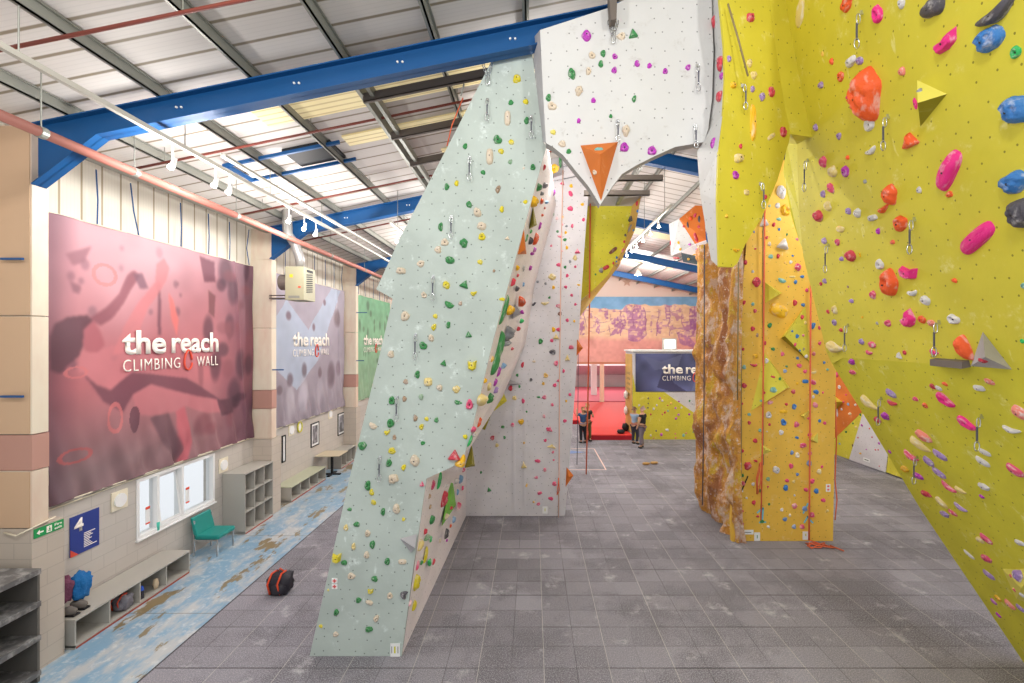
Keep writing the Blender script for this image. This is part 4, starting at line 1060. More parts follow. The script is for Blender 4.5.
# ------------------------------------------------------------------ volumes on the walls
def volume(surf, base, apex, hgt, mat, label, mats=None, name='wall_volume', facet_mats=None):
    q0, n = hit(*apex, [surf]); 
    bp = []
    for b in base:
        r = ray(*b); t = (q0 - CAM).dot(n) / r.dot(n); bp.append(CAM + r * t)
    r = ray(*apex); t = (q0 + n * hgt - CAM).dot(n) / r.dot(n); ap = CAM + r * t
    k = len(bp); mb = MB()
    c = sum(bp, Vector()) / k
    vs = [p - c for p in bp] + [ap - c]
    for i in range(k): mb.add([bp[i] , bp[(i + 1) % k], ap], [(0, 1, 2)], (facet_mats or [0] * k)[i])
    mb.add([p - n * .01 for p in bp], [tuple(range(k))], 0)
    v_ = (Vector((0, 0, 1)) - n * n.z).normalized(); u_ = v_.cross(n)
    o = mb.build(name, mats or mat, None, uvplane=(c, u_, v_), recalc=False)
    for p in o.data.vertices: p.co -= c
    o.location = c
    tag(o, label, 'wall volume', 'volumes on the climbing walls')
    reg(surf + '_v', [[bp[i], bp[(i + 1) % k], ap] for i in range(k)])
    return o
volume('mint', [(400, 538.5), (417, 534), (411, 553)], (415, 548), .22, M['p_volgrey'], 'grey three-sided volume low on the mint wall')
volume('arch', [(580.5, 145.5), (618, 142), (601, 201)], (600, 154.5), .3, M['p_orange'], 'big orange three-sided volume hanging at the arch tip')
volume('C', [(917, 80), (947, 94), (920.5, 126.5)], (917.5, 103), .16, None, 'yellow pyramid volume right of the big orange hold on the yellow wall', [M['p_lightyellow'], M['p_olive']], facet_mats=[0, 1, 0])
volume('C', [(982.8, 331.7), (1012, 369.5), (970.8, 366)], (985, 357), .2, M['p_volgrey'], 'grey pyramid volume sitting on the seam of the yellow wall')
volume('D', [(1002.4, 569), (1040, 569), (1035, 606), (1016.5, 599)], (1021, 588), .12, M['p_lightyellow'], 'light yellow volume at the lower right edge of the yellow wall')
volume('Q', [(764.5, 282), (782, 293), (764.5, 303.5)], (780, 294), .3, M['p_yellow'], 'small yellow wedge volume below the top rope of amber tower')
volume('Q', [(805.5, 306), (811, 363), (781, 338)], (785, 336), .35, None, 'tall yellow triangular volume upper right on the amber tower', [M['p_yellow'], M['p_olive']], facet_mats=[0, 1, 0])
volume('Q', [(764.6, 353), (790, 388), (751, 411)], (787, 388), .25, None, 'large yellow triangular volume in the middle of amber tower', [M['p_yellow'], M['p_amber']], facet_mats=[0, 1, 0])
volume('Q', [(800, 415.5), (810, 410), (805, 420)], (804, 416), .14, M['p_lightyellow'], 'tiny pale yellow volume beside the right rope, upper of two')
volume('Q', [(807, 440), (818, 433), (818, 443)], (813, 440), .14, M['p_lightyellow'], 'tiny pale yellow volume beside the right rope, lower of two')
volume('Q', [(760, 443), (772, 451), (760, 456)], (766, 450), .12, M['p_lightyellow'], 'small pale yellow volume crossed by the left rope of amber tower')
volume('W', [(549, 144), (562, 144), (564, 174), (543, 182), (543, 160)], (555, 172), .5, M['p_volgrey'], 'grey angular volume under the left shoulder of the arch')
volume('side', [(533, 206), (529, 229), (537, 225)], (534, 224), .08, M['p_olive'], 'long olive yellow volume high on the tower side')
volume('side', [(524, 229), (517.5, 254.5), (526.5, 254)], (525, 250), .08, M['p_orange'], 'orange triangular volume high on the tower side')
volume('side', [(515, 304), (524.5, 312.5), (512, 319)], (521, 312), .15, M['p_volgrey'], 'small grey triangular volume mid height on the tower side')
volume('side', [(451, 467), (456, 505), (442, 526), (448, 493)], (451, 500), .05, M['p_volgreen'], 'tall bright green volume low on the tower side')
volume('side', [(472, 445), (475, 466), (465, 468)], (472, 464), .1, M['p_olive'], 'olive volume just behind the big yellow crescent')
volume('W', [(548, 195), (557, 201), (549, 204)], (554, 201), .2, M['p_volgrey'], 'small grey volume under the big grey one at the arch shoulder')
volume('W', [(500, 384), (507, 401), (494, 411), (493, 394)], (497, 400), .15, M['p_yellow'], 'bright yellow diamond volume at the left of pale wall')
volume('W', [(480, 407), (491, 415), (485, 430), (479, 428)], (487, 416), .15, M['p_olive'], 'olive yellow volume below the yellow diamond volume')
volume('W', [(502, 377), (523, 384), (503, 386)], (506, 384), .2, M['p_volgrey'], 'grey wedge volume right of the magenta holds on pale wall')
volume('W', [(566.5, 467), (573.5, 475.5), (565.5, 487)], (569, 477), .1, M['p_orange'], 'orange diamond volume on the right edge of pale wall')
volume('W', [(577, 339), (583, 348), (576.5, 356)], (579, 347), .1, M['p_orange'], 'orange corner volume half way up the right edge of pale wall')
volume('R', [(833, 395), (843, 402), (833, 413)], (836, 402), .3, M['p_yellow'], 'yellow volume behind the right edge of amber tower')
# wooden block under the seam
a, b = PC.at(938, 364), PC.at(971, 367)
tag(MB().prism([a, b, b + Vector((0, 0, .07)), a + Vector((0, 0, .07))], Cn * .08, 0, 0, 0).build('edge_rail', M['dark_steel']), 'short dark rail on the seam left of the grey pyramid', 'rail')

# ------------------------------------------------------------------ climbing holds
def hold_mesh(shape, var, colk):
    key = 'hold_%s_%d_%s' % (shape, var, colk)
    if key in bpy.data.meshes: return bpy.data.meshes[key]
    base = 'hold_%s_%d' % (shape, var)
    rnd = random.Random(hash((shape.upper() if False else ord(shape), var)) & 0xffff); nr, ns = 8, 28
    a1, a2, a3 = [rnd.uniform(0, 6.28) for _ in range(3)]
    def R(t):
        if shape == 't':
            k = 2 * math.pi / 3; tt = (t - math.pi / 2 + .2 * var) % k - k / 2; return .40 / max(.45, math.cos(tt)) * .72
        if shape == 'z':
            
            PZ = [(-.5, .38), (0, .2), (.5, .45), (.36, -.36), (0, -.5), (-.42, -.34)]; best_ = .3
            for (x1, y1), (x2, y2) in zip(PZ, PZ[1:] + PZ[:1]):
                c_, s_ = math.cos(t), math.sin(t); dx_, dy_ = x2 - x1, y2 - y1; den = c_ * dy_ - s_ * dx_
                if abs(den) < 1e-9: continue
                rr_ = (x1 * dy_ - y1 * dx_) / den; ss_ = (x1 * s_ - y1 * c_) / den
                if rr_ > 0 and -1e-6 <= ss_ <= 1 + 1e-6: best_ = rr_
            return best_
        if shape in 'lp': 
            c, s = abs(math.cos(t)), abs(math.sin(t)); return .5 / ((c ** 3.2 + s ** 3.2) ** (1 / 3.2))
        return .5 * (1 + .11 * math.sin(2 * t + a1) + .08 * math.sin(3 * t + a2) + .04 * math.sin(5 * t + a3))
    vs, fs = [], []
    for i in range(nr + 1):
        r = 1 - i / nr
        for j in range(ns):
            t = 2 * math.pi * j / ns; rr = R(t) * (r ** .8 if i else 1); x, y = rr * math.cos(t), rr * math.sin(t)
            z = (1 - r ** 2.4) ** .62 if shape not in 'z' else min(1, (1 - r) * 2.6)
            if shape == 'r': z = z * (1 - .75 * math.exp(-(r / .38) ** 2)) 
            if shape == 'b' and var % 2: z *= (1 - .45 * math.exp(-((x - .08) ** 2 + (y - .1) ** 2) / .02))
            if shape == 'j': z *= 1 + .34 * noise.noise(Vector((x * 6, y * 6, var * 3.3))) + .16 * noise.noise(Vector((x * 13, y * 13, var * 1.3))); g_ = 1 + .3 * noise.noise(Vector((math.cos(t) * 1.6, math.sin(t) * 1.6, 7 + var * 4.1))); x *= g_; y *= g_
            else: z *= 1 + .18 * noise.noise(Vector((x * 4, y * 4, var * 2.1)))
            z *= 1 + .35 * y * (1 if shape in 'bj' else 0)
            if shape == 'c': y = y * .62 + .9 * (x * x) - .12
            if shape == 'C': y = y * .62 - .9 * (x * x) + .12
            if shape == 'h':   # horn: fat top left, thin lower right
                k = 1.15 - .8 * (x + .5); y = y * k - .15 * x; z *= k
            vs.append((x, y, z))
        if i == nr: break
    for i in range(nr):
        for j in range(ns):
            j2 = (j + 1) % ns; fs.append((i * ns + j, i * ns + j2, (i + 1) * ns + j2, (i + 1) * ns + j))
    fs.append(tuple(nr * ns + j for j in range(ns)))
    me = bpy.data.meshes.new(key); me.from_pydata(vs, [], fs); me.materials.append(M['h_' + colk])
    me.polygons.foreach_set('use_smooth', [shape != 'z'] * len(me.polygons))
    return me
bolt_me = bpy.data.meshes.new('bolt')
_b = MB().tube([(0, 0, 0), (0, 0, 1)], .5, 8); bolt_me.from_pydata([tuple(v) for v in _b.v], [], _b.f); bolt_me.materials.append(M['bolt'])
SHN = dict(b='rounded', r='ring-shaped', t='three-cornered', z='flat-sided', l='long bar', p='pill-shaped', j='lumpy', c='curved', C='curved', h='horn-shaped')
HOLDS = []   # px, py, w, h, col, shape, rot, panel key
def H_(panel, ox, oy, s, data):
    for it in data.replace('\n', ' ').split(';'):
        it = it.strip()
        if not it: continue
        f = [q.strip() for q in it.split(',')]
        x, y, w_, h_ = (float(q) for q in f[:4]); col = f[4]; sh = f[5] if len(f) > 5 else ''; rot = float(f[6]) if len(f) > 6 else None
        HOLDS.append([ox + x / s, oy + y / s, w_ / s, h_ / s, col, sh, rot, panel])
S1 = 6.383; S2 = 8.533; S3 = 3.927; S4 = 5.885; S5 = 7.11; S6 = 7.31
# mint wall
H_('mint', 420, 40, S1, '618,243,45,62,y,j;580,397,38,32,g;675,391,34,38,y;558,495,40,98,c,l;680,512,34,44,g;495,633,56,58,g,r;583,650,34,36,y')
H_('mint', 400, 140, S1, '''415,38,34,36,g;572,102,46,105,c,l;710,12,34,34,y,r;645,70,36,38,y;703,138,32,30,g;848,172,38,38,g,r;789,180,18,18,c;530,205,30,34,g;625,313,34,48,a;360,275,32,36,y;298,297,36,42,g;
440,410,34,50,g;800,394,32,26,y;649,441,32,40,y;492,459,55,62,c,j;520,548,70,48,c,j;258,553,36,52,g;522,616,54,46,y,r;685,628,38,30,c,t;284,652,60,44,c,r;405,657,56,56,g,j''')
H_('mint', 370, 240, S1, '''433,61,54,44,c;508,127,66,52,g,j;702,140,34,36,y;322,151,56,42,c;195,194,60,52,c,j;791,197,22,20,a;485,287,54,48,y,j;600,286,70,62,g,t;660,338,44,44,y,c;343,351,40,40,c,r;843,378,36,26,y;576,405,30,28,a;
508,415,62,58,g,h;222,486,66,58,c;416,486,30,34,y;406,556,38,42,y;498,543,34,42,g;388,626,42,46,c,j;628,607,50,48,g,t''')
H_('mint', 340, 340, S1, '''529,37,56,50,g,r;323,92,50,44,c;660,150,48,48,g,t;842,160,66,76,y,z;492,221,40,46,g;418,267,38,32,a;560,268,58,56,f,p;634,305,38,46,c;741,316,54,44,f,j;329,388,50,50,g,r;410,377,34,34,a;516,365,30,42,g;
755,401,54,34,g,h;825,414,54,60,p,r;480,500,32,40,a;552,505,28,32,y;614,512,36,32,g;212,552,54,54,c,h;321,533,58,52,g;298,588,42,46,y,c;518,556,36,36,y;346,623,30,32,a,r;528,659,36,24,g;799,619,30,34,y''')
H_('mint', 320, 430, S1, '''267,103,60,52,g,j;457,135,56,40,y;438,213,44,48,g;602,198,72,66,c,j;532,241,34,38,y;465,313,62,72,c,j;855,172,98,82,r,t;895,205,92,84,Y,c,.7;302,358,44,58,g;328,400,34,40,y;340,464,38,34,y,j;187,508,32,26,g;400,525,34,46,g;
485,507,54,60,c;532,572,26,24,y;232,605,40,38,g;163,626,36,38,f;650,350,38,40,p,t''')
H_('mint', 300, 480, S1, '430,344,42,42,c;460,415,34,58,g;340,427,32,42,f;423,482,42,44,c;232,500,66,74,y,z;280,530,38,40,g;555,523,42,42,g;652,524,58,34,c,p;325,617,62,40,c;475,634,42,42,g')
H_('mint', 300, 570, S1, '449,137,44,38,y,z;572,168,44,38,c,r;372,196,42,34,g;442,211,50,34,c;665,163,52,66,k,C,1.2;179,130,18,16,y;229,274,38,40,g;131,361,26,26,y;484,314,38,44,c;438,382,46,44,g,j;226,414,42,32,c')
# arch
H_('arch', 530, 0, S2, '482,300,95,80,m,j;780,305,90,60,c;882,290,95,90,g,t;530,467,62,62,c,r;625,452,44,66,g;725,478,50,50,m,r;605,543,48,58,g;500,603,54,62,c;357,625,70,84,g,j;720,596,56,52,m;915,540,54,54,m')
H_('arch', 640, 0, S2, '82,558,48,44,m;217,604,54,48,m,r;412,572,54,48,m')
H_('strip', 640, 0, S2, '624,193,44,90,r;675,540,62,118,r;690,650,40,66,m')
H_('arch', 530, 75, S2, '417,130,66,80,c,j;158,190,50,60,g;188,260,80,72,c,r;542,214,50,44,m,r;890,200,42,58,g;690,349,36,34,g,r;416,388,38,42,m;198,485,46,50,y;820,470,70,90,c,j;275,585,74,54,c;331,650,50,42,g;807,613,88,76,m,r;587,628,76,44,t,p')
H_('arch', 640, 75, S2, '105,643,94,72,m,r')
H_('arch', 520, 140, S2, '634,278,42,46,c,r')
H_('strip', 640, 75, S2, '668,185,60,96,r;616,580,46,84,m')
# prow
H_('tongue', 640, 0, S2, '948,145,70,84,r,j;765,500,50,50,v;938,538,60,60,f,j;975,638,70,60,f,j')
H_('tongue', 700, 60, S2, '290,212,56,60,Y,j;453,247,50,50,v;535,312,62,60,v,j;617,270,62,84,r,r;460,530,56,320,Y,p;718,612,64,84,r,r;615,650,110,40,f,p,.6')
H_('tongue', 630, 140, S2, '948,52,36,40,r;935,150,90,90,f,j;908,298,68,70,m,r;1000,445,60,50,f,p')
H_('tongue', 690, 200, S2, '315,138,40,40,Y,t;400,425,80,45,Y,c')
H_('tongue', 750, 180, S2, '136,144,40,38,r')
# upper yellow wall
H_('C', 764, 0, S3, '''138,60,34,140,f,h,-1.2;320,18,60,46,o,j;440,58,44,62,h,r;537,14,30,36,w;655,32,95,78,k;900,50,150,92,k,c;708,168,105,62,h,z;872,158,112,96,b,j;983,207,44,44,G,r;228,213,12,18,Y;263,243,18,24,o;298,302,30,34,o;220,336,24,28,v;
325,382,20,14,h;337,242,44,44,w,j;372,240,34,32,v,j;538,282,26,38,s;388,380,115,175,o,j,-.15;611,353,22,18,e;592,408,16,44,h;408,490,48,48,w,r;415,592,48,40,w,c;200,502,22,26,v;292,535,24,24,v;326,620,16,20,o;
229,637,30,40,p,j;568,560,78,66,o,t;975,435,108,112,b,j;716,675,150,74,h,p,.66''')
H_('C', 764, 170, S3, '970,52,115,78,b,j;1002,170,90,140,k,j;826,272,170,68,h,p,.38;725,97,26,28,o;606,80,24,24,w;395,46,16,16,e;530,212,66,56,o;745,435,22,22,o;1016,455,24,24,t')
H_('C', 780, 165, S2, '''440,60,95,90,f;552,58,70,88,m;427,200,58,86,p,j;361,250,58,58,v;402,355,66,84,f;315,438,84,110,r,j,.4;578,396,54,56,v,j;653,412,74,72,w,j;780,452,94,66,w,j;720,142,38,32,e;512,550,78,80,f,h;831,566,44,50,m;372,650,58,54,v;
485,660,52,54,p;955,660,46,44,o;925,260,120,160,o,j,-.1;870,375,120,80,o,c''')
H_('C', 820, 240, S2, '250,138,88,112,r,j,.5;178,163,46,44,v;338,130,20,40,Y;500,212,86,84,w,r;575,375,150,225,o,b,-.4;745,280,175,125,h,z,-.3;445,470,56,70,p,j;35,352,46,44,v;4,375,34,32,r;262,522,50,42,v;118,600,60,70,f;64,613,34,36,r;780,450,92,76,w,c;890,518,100,76,w,j;235,400,26,24,a;358,660,30,20,Y')
H_('C', 820, 310, S2, '118,108,54,50,v;174,173,38,38,r;115,325,180,120,f,h;348,272,62,50,v;436,298,84,62,p,j;412,362,74,54,p,c,-.3;570,115,80,58,p;484,115,30,28,e;745,78,140,135,h,z,.6;862,84,86,62,o,j;942,113,80,56,s,j;668,395,60,66,w,t;717,365,38,40,r;965,360,86,60,h,c,-.4')
H_('C', 904, 310, S2, '410,82,115,88,w,r;500,350,180,200,o,h,-.9;1003,268,40,40,G;670,437,58,58,r,j')
# lower yellow wall
H_('D', 820, 310, S2, '265,445,84,50,m,j;272,533,62,54,p,j')
H_('D', 850, 380, S4, '''236,80,62,48,v,p,-.4;243,135,66,48,r,c,-.3;203,214,60,46,m,j;158,237,54,40,r;110,145,100,80,f,h,-.4;381,114,38,34,p;438,152,40,34,o;482,40,36,36,r;518,50,40,30,w,p,-.3;555,25,32,30,o;550,120,104,74,h,r,-.5;754,50,76,40,w,p;
815,12,62,40,s,j;995,195,90,80,s,p,-.6;675,257,104,72,h,r,-.4;942,293,108,56,w,c,-.2;425,333,95,70,s,j;412,392,110,80,f,h,-.3;357,450,80,60,p,c,-.4;457,480,60,52,v,p,-.5;523,443,84,48,v,p,-.4;518,548,80,46,v,p,-.4;231,423,24,22,m;318,525,46,50,Y,j;
396,567,74,44,m,j;787,427,74,38,w,p,-.2;775,482,80,46,w,p,-.4;963,533,92,62,p,p,-.5;580,633,80,50,p,c,-.5;650,655,66,46,f,h;783,630,74,44,w,j''')
H_('D', 880, 460, S5, '322,243,78,56,r,j;430,303,86,60,f,j,-.5;566,337,96,54,v,c,-.4;455,387,84,46,v,j;512,376,58,44,p,j;720,262,48,30,m;705,570,54,52,f;748,562,84,54,p,p,-.4;988,590,72,50,w,j;625,668,70,28,w,p,-.3')
H_('D', 904, 540, S2, '550,125,92,40,w,p,-.4;698,162,104,64,p,j;717,298,98,58,v,p,-.2;762,527,52,40,m,p,-.5;795,498,64,46,Y,j;897,553,84,62,s,p,-.5;803,642,44,34,m,p,-.5;990,585,74,50,v,p,-.3;905,305,26,28,r;962,300,84,92,v,j;938,427,30,28,p;1010,475,40,50,w')
# pale wall
H_('W', 520, 140, S2, '460,250,52,38,p;363,367,44,46,p,t;437,390,34,30,Y;432,455,38,52,p,j;430,583,46,46,p;534,548,26,26,Y;280,632,36,24,g;315,668,30,28,p')
H_('W', 530, 200, S2, '''447,36,28,26,Y;457,167,30,30,p;276,145,28,24,Y;275,208,22,22,p;312,222,22,22,e;361,221,26,34,p;235,268,28,22,g;305,277,26,26,Y;257,312,42,24,p;298,338,36,26,g;182,390,26,20,p;315,406,28,30,Y;274,435,24,20,p;405,440,58,52,p,t;
384,493,38,44,f;342,524,26,28,e;245,552,38,36,p;300,572,28,26,g;387,569,28,22,p;318,645,30,30,p;188,655,76,48,f,j''')
H_('W', 450, 275, S2, '748,58,24,20,e;816,72,26,24,e;883,105,30,30,Y;988,102,28,30,p;848,193,26,18,g;810,240,66,38,f,c;716,248,40,20,k,p,.8;928,265,44,38,p;938,330,40,34,n;1002,386,30,30,p;884,465,36,40,Y;928,466,40,38,p;905,530,60,60,f,t;868,560,34,28,p;773,566,44,44,g;880,658,52,44,e,j')
H_('W', 560, 270, S2, '160,127,34,16,Y;100,215,30,24,p;132,293,26,22,p;62,428,28,28,p;122,437,22,22,Y;97,658,40,42,p,j;61,47,26,26,p')
H_('W', 430, 350, S2, '888,98,26,24,c;988,218,40,44,Y,r;967,287,28,26,Y;862,255,28,28,k;926,402,30,20,g;976,404,44,34,p;972,568,30,30,p;1006,672,40,20,p;730,52,28,38,g;789,127,28,46,r;744,215,28,26,g;763,311,22,26,g;656,273,36,28,p;686,327,42,44,r;720,411,42,40,f;796,436,34,40,p;818,526,30,22,g;777,614,56,44,Y,j;706,641,38,38,p;620,657,36,22,g')
H_('W', 500, 340, S3, '207,47,24,22,k;220,92,20,20,p;265,73,24,28,f,t;250,122,12,14,p;230,160,12,12,p;215,178,18,14,p;205,255,14,12,p;255,318,18,12,p;195,353,28,22,p,t;178,395,14,12,p;275,215,14,12,p;260,240,10,10,Y')
H_('W', 460, 440, S6, '670,50,80,34,f,t;679,90,20,20,p;470,22,20,22,Y;270,40,30,26,f;568,155,40,28,p;685,147,18,12,p;467,190,46,60,f,t;621,220,28,28,p;557,276,26,24,p;485,333,22,26,Y;690,322,36,32,p;582,388,38,26,p;664,430,36,28,p;573,470,30,22,p;538,454,20,14,Y;153,238,18,20,g;212,367,36,38,g,t')
H_('W', 390, 425, S2, '873,112,40,38,r;962,18,34,24,g;978,107,24,28,g')
# amber tower
H_('Q', 750, 180, S2, '272,100,84,100,w,j;168,220,28,24,g;238,217,46,46,w;312,255,84,96,Y,r;249,333,42,30,t;205,380,34,36,r;250,421,26,24,b;317,464,20,22,g;125,365,90,90,w,t;146,490,28,28,r;168,545,34,36,c;288,552,115,110,w,t;405,505,30,26,p;47,587,26,16,r;180,652,50,34,t;244,650,34,38,r;366,646,20,20,b')
H_('Q', 690, 200, S2, '475,532,42,38,r;538,610,28,24,w;548,272,14,20,b')
H_('Q', 690, 250, S2, '572,272,84,74,r,j;462,447,38,36,r;538,461,34,28,t;558,519,38,34,r;540,670,38,34,r;683,643,42,42,g;810,108,26,18,Y;862,103,36,26,w;925,145,62,58,p,j;960,227,44,24,b;903,273,34,34,b;875,227,58,18,f,l;795,262,72,54,t,h;842,312,18,16,p;1000,343,34,32,p;899,450,42,48,r;968,468,34,34,b;765,515,170,110,Y,p,-.4')
H_('Q', 750, 255, S2, '448,530,34,38,r;474,577,26,30,f;362,650,22,22,b;540,604,44,54,b;594,622,24,34,p')
H_('Q', 750, 330, S2, '''407,53,42,34,b;457,46,24,26,p;389,124,28,30,p;428,175,22,18,b;462,163,18,26,a;484,225,30,34,w;597,113,34,30,p;547,203,36,34,r;635,278,26,24,b;663,338,24,24,t;547,362,48,22,f,l,.2;476,439,58,34,b,p;542,446,60,44,p,j;568,529,46,42,b;624,534,20,20,p;542,571,26,28,w;
560,641,48,48,p,j;424,305,42,42,p;473,354,38,32,p;408,240,32,24,b;280,205,36,36,p;199,163,36,34,g;128,112,34,34,r;64,45,26,34,a;301,351,40,30,b;314,311,24,20,g;407,457,28,22,Y;373,527,44,36,r;380,655,42,42,b;313,634,28,28,r;37,298,64,44,r,c;50,225,46,46,Y,j;142,263,34,42,w;197,400,36,20,r;256,416,24,26,g;200,511,60,46,t;118,535,30,24,r;98,605,24,22,t''')
H_('Q', 680, 325, S2, '540,207,30,26,r;549,360,40,36,t;623,32,42,38,r;549,518,58,40,r,j;530,672,28,20,r')
H_('Q', 720, 400, S2, '''251,124,38,24,t;252,195,34,32,r;418,130,60,54,w,r;546,192,50,58,b,r;425,210,28,24,r;525,278,48,42,w;402,270,20,16,c;342,260,30,30,t;303,349,48,36,r;195,437,28,28,r;307,521,36,24,r;240,565,66,66,r,j;195,645,30,26,g;430,22,60,30,p;570,37,24,24,r;637,60,42,42,b;545,100,75,30,Y,l;817,43,48,44,p,j;764,158,32,30,p;852,179,30,28,b;
896,198,34,28,p;657,211,52,48,p;659,322,34,26,b;768,298,38,36,p;713,388,52,52,p,j;617,450,34,36,b;664,473,42,44,f,r;770,458,38,34,p;764,543,48,48,b;610,565,44,42,p;483,598,68,58,w,j;872,571,26,24,p;849,614,46,44,f;663,636,32,26,b''')
H_('Q', 720, 470, S2, '''197,117,48,44,r;284,122,32,28,w;413,79,40,34,g;411,144,22,18,r;575,92,36,34,p;631,100,32,26,f;564,155,46,50,b;345,178,20,28,g;229,240,22,20,w;291,280,40,38,r;421,293,26,20,g;637,217,20,20,w;737,170,38,38,p;790,97,46,42,p;825,182,48,42,b;791,230,18,18,Y;885,260,40,38,p;639,309,50,44,p,j;727,333,52,42,b;193,352,26,20,r;
324,397,28,22,r;529,341,34,28,w;599,388,24,26,f;361,441,46,30,g;920,347,22,24,f;557,422,44,34,b;788,386,56,42,p;193,461,32,24,r;415,486,28,28,w;634,486,42,36,b;704,487,50,38,p''')
# tower side
H_('W', 520, 140, S2, '290,240,90,84,Y,r;345,165,30,150,g,p')
H_('side', 520, 140, S2, '165,405,44,60,g,j;215,390,42,42,e;190,460,34,30,e;285,450,34,54,m;190,520,30,40,o;267,350,28,24,o;125,530,60,90,Y,j;210,235,24,50,r')
H_('side', 470, 200, S2, '600,222,24,60,m;565,335,40,100,o,p;553,430,30,44,m;532,460,34,30,m;517,582,30,40,m;522,270,20,34,G;485,330,20,70,g;410,580,30,40,Y;462,585,20,50,e;410,645,20,30,r;520,350,40,50,k,j;620,130,22,24,o;640,70,20,20,s;655,20,30,26,i;615,20,26,36,r')
H_('side', 450, 275, S2, '468,300,36,270,g,p,-.27;432,610,56,260,g,p,-.2;518,305,60,80,Y;612,230,70,40,o,p,-.7;615,318,36,30,m;510,500,90,110,e,j;488,580,60,60,e,j;543,65,36,64,r;575,118,34,50,k;630,82,20,34,i;612,395,34,40,G;587,462,34,34,r;533,632,26,30,r')
H_('side', 430, 350, S2, '565,110,56,220,g,p,-.3;533,80,26,50,Y;475,265,30,40,Y;448,430,80,110,f;515,415,50,80,g,j;515,310,40,140,f,h,1.4;590,190,30,80,m;560,280,30,80,m;565,345,40,50,v;630,135,40,60,i,j;425,620,30,80,o')
H_('side', 390, 425, S2, '685,140,26,100,G,p,-.2;425,475,30,150,G,p,-.4;370,515,30,80,p;467,625,62,120,r;608,465,34,80,i;622,540,20,34,p;580,575,20,50,i;570,480,40,50,w,j;715,40,40,60,p;720,85,34,34,w;485,520,24,30,w;340,610,24,40,a;630,385,24,40,p')
H_('side', 390, 500, S2, '345,60,24,34,a;362,170,40,70,g;308,268,30,40,r;322,320,44,36,g;352,338,20,50,G;265,390,44,90,f;430,345,20,30,c;485,290,34,80,k,j;487,347,18,18,m;548,170,30,50,i;520,222,18,26,o;486,142,34,44,c;525,70,28,24,r;590,55,36,60,p;310,470,26,140,y,p,-.25;275,535,20,40,g;345,530,30,130,G,h,1.2;376,530,20,50,r;240,560,22,80,p,p,-.3')
H_('side', 390, 575, S2, '232,68,48,120,y,j;175,243,24,38,p;212,262,30,80,y,p,-.3')
# rock
# small far ones
H_('O', 530, 200, S2, '710,430,90,30,n,p,.7;650,575,60,34,r,p,.5;607,600,44,40,e;560,635,18,18,g;740,490,22,22,b;735,525,22,20,b;760,508,20,20,n;712,538,20,24,r;740,558,26,26,n;805,355,18,30,r;790,430,24,36,p;815,300,24,24,k;850,240,60,24,e,p,1;880,258,22,22,b;910,30,26,40,r;915,95,22,26,b;855,165,50,60,k,t')
H_('V', 640, 160, 5.25, '265,306,18,24,o;288,290,16,20,p;308,350,16,16,r;292,408,18,54,r,p;310,310,12,40,k;183,402,20,20,Y;202,432,20,16,Y;250,406,12,14,m;260,442,18,14,m;210,468,16,14,Y;190,375,10,24,k;160,435,10,26,r;228,350,12,14,r;250,340,12,30,k;190,516,40,14,r;254,522,18,14,Y;285,498,18,10,Y;300,470,20,14,m;300,520,16,12,Y')
H_('R', 820, 350, 5.25, '100,195,16,20,w;135,235,12,10,p;122,272,14,10,p;146,285,16,14,i;112,312,14,12,w;155,335,18,16,f;184,288,16,12,w;210,340,12,12,g;172,385,10,10,g;188,405,14,14,f;135,430,12,12,g;102,492,12,10,i;172,505,10,10,k;218,395,10,14,m;198,460,10,8,r;258,412,10,8,o;272,458,10,8,r;308,490,10,14,m;242,522,10,8,m;290,524,12,8,r;304,524,10,8,r;210,543,14,10,Y;85,130,20,26,p;88,330,12,40,w;170,500,10,10,n;310,610,8,8,r')

# reach block (background building)
blk = empty('reception_block', (6.8, 21.4, 0), 'yellow and grey freestanding block with dark banner at the far end', 'wall block')
XA = 4.66
MB().box(XA, 10, 21.4, 22.85, 0, 4.13).build('body', M['p_grey'], blk, uvplane=(Vector(), Vector((1, 0, 0)), Vector((0, 0, 1))))
PB = Plane((0, 21.4, 0), (1, 21.4, 0), (0, 21.4, 5))
yp = [(632.5, 440.5), (632.5, 374), (636, 392), (664, 392), (700, 417), (715, 428), (715, 440.5)]
vv = [PB.at(*p) for p in yp]; vv = [Vector((v_.x, v_.y, max(v_.z, 0))) for v_ in vv]
MB().prism(vv, (0, -.03, 0), 0, 0, 0).build('yellow_panel', M['p_yellow'], blk, uvplane=(Vector(), Vector((1, 0, 0)), Vector((0, 0, 1)))); reg('B', [[Vector((XA, 21.37, 0)), Vector((10, 21.37, 0)), Vector((10, 21.37, 4.1)), Vector((XA, 21.37, 4.1))]])
MB().box(XA - .02, XA, 21.38, 22.85, .28, 4.0).build('timber_side', M['p_tan'], blk, uvplane=(Vector(), Vector((0, 1, 0)), Vector((0, 0, 1))))
MB().box(XA - .08, 10, 21.3, 22.9, 4.13, 4.2).build('cap', M['white'], blk)
mb = MB()
for k in range(3):
    for j in range(5): mb.box(XA - .025, XA - .02, 21.75 + k * .3, 21.9 + k * .3, 3.0 - j * .25, 3.12 - j * .25)
mb.build('dark_lettering', M['dark_tan'], blk)
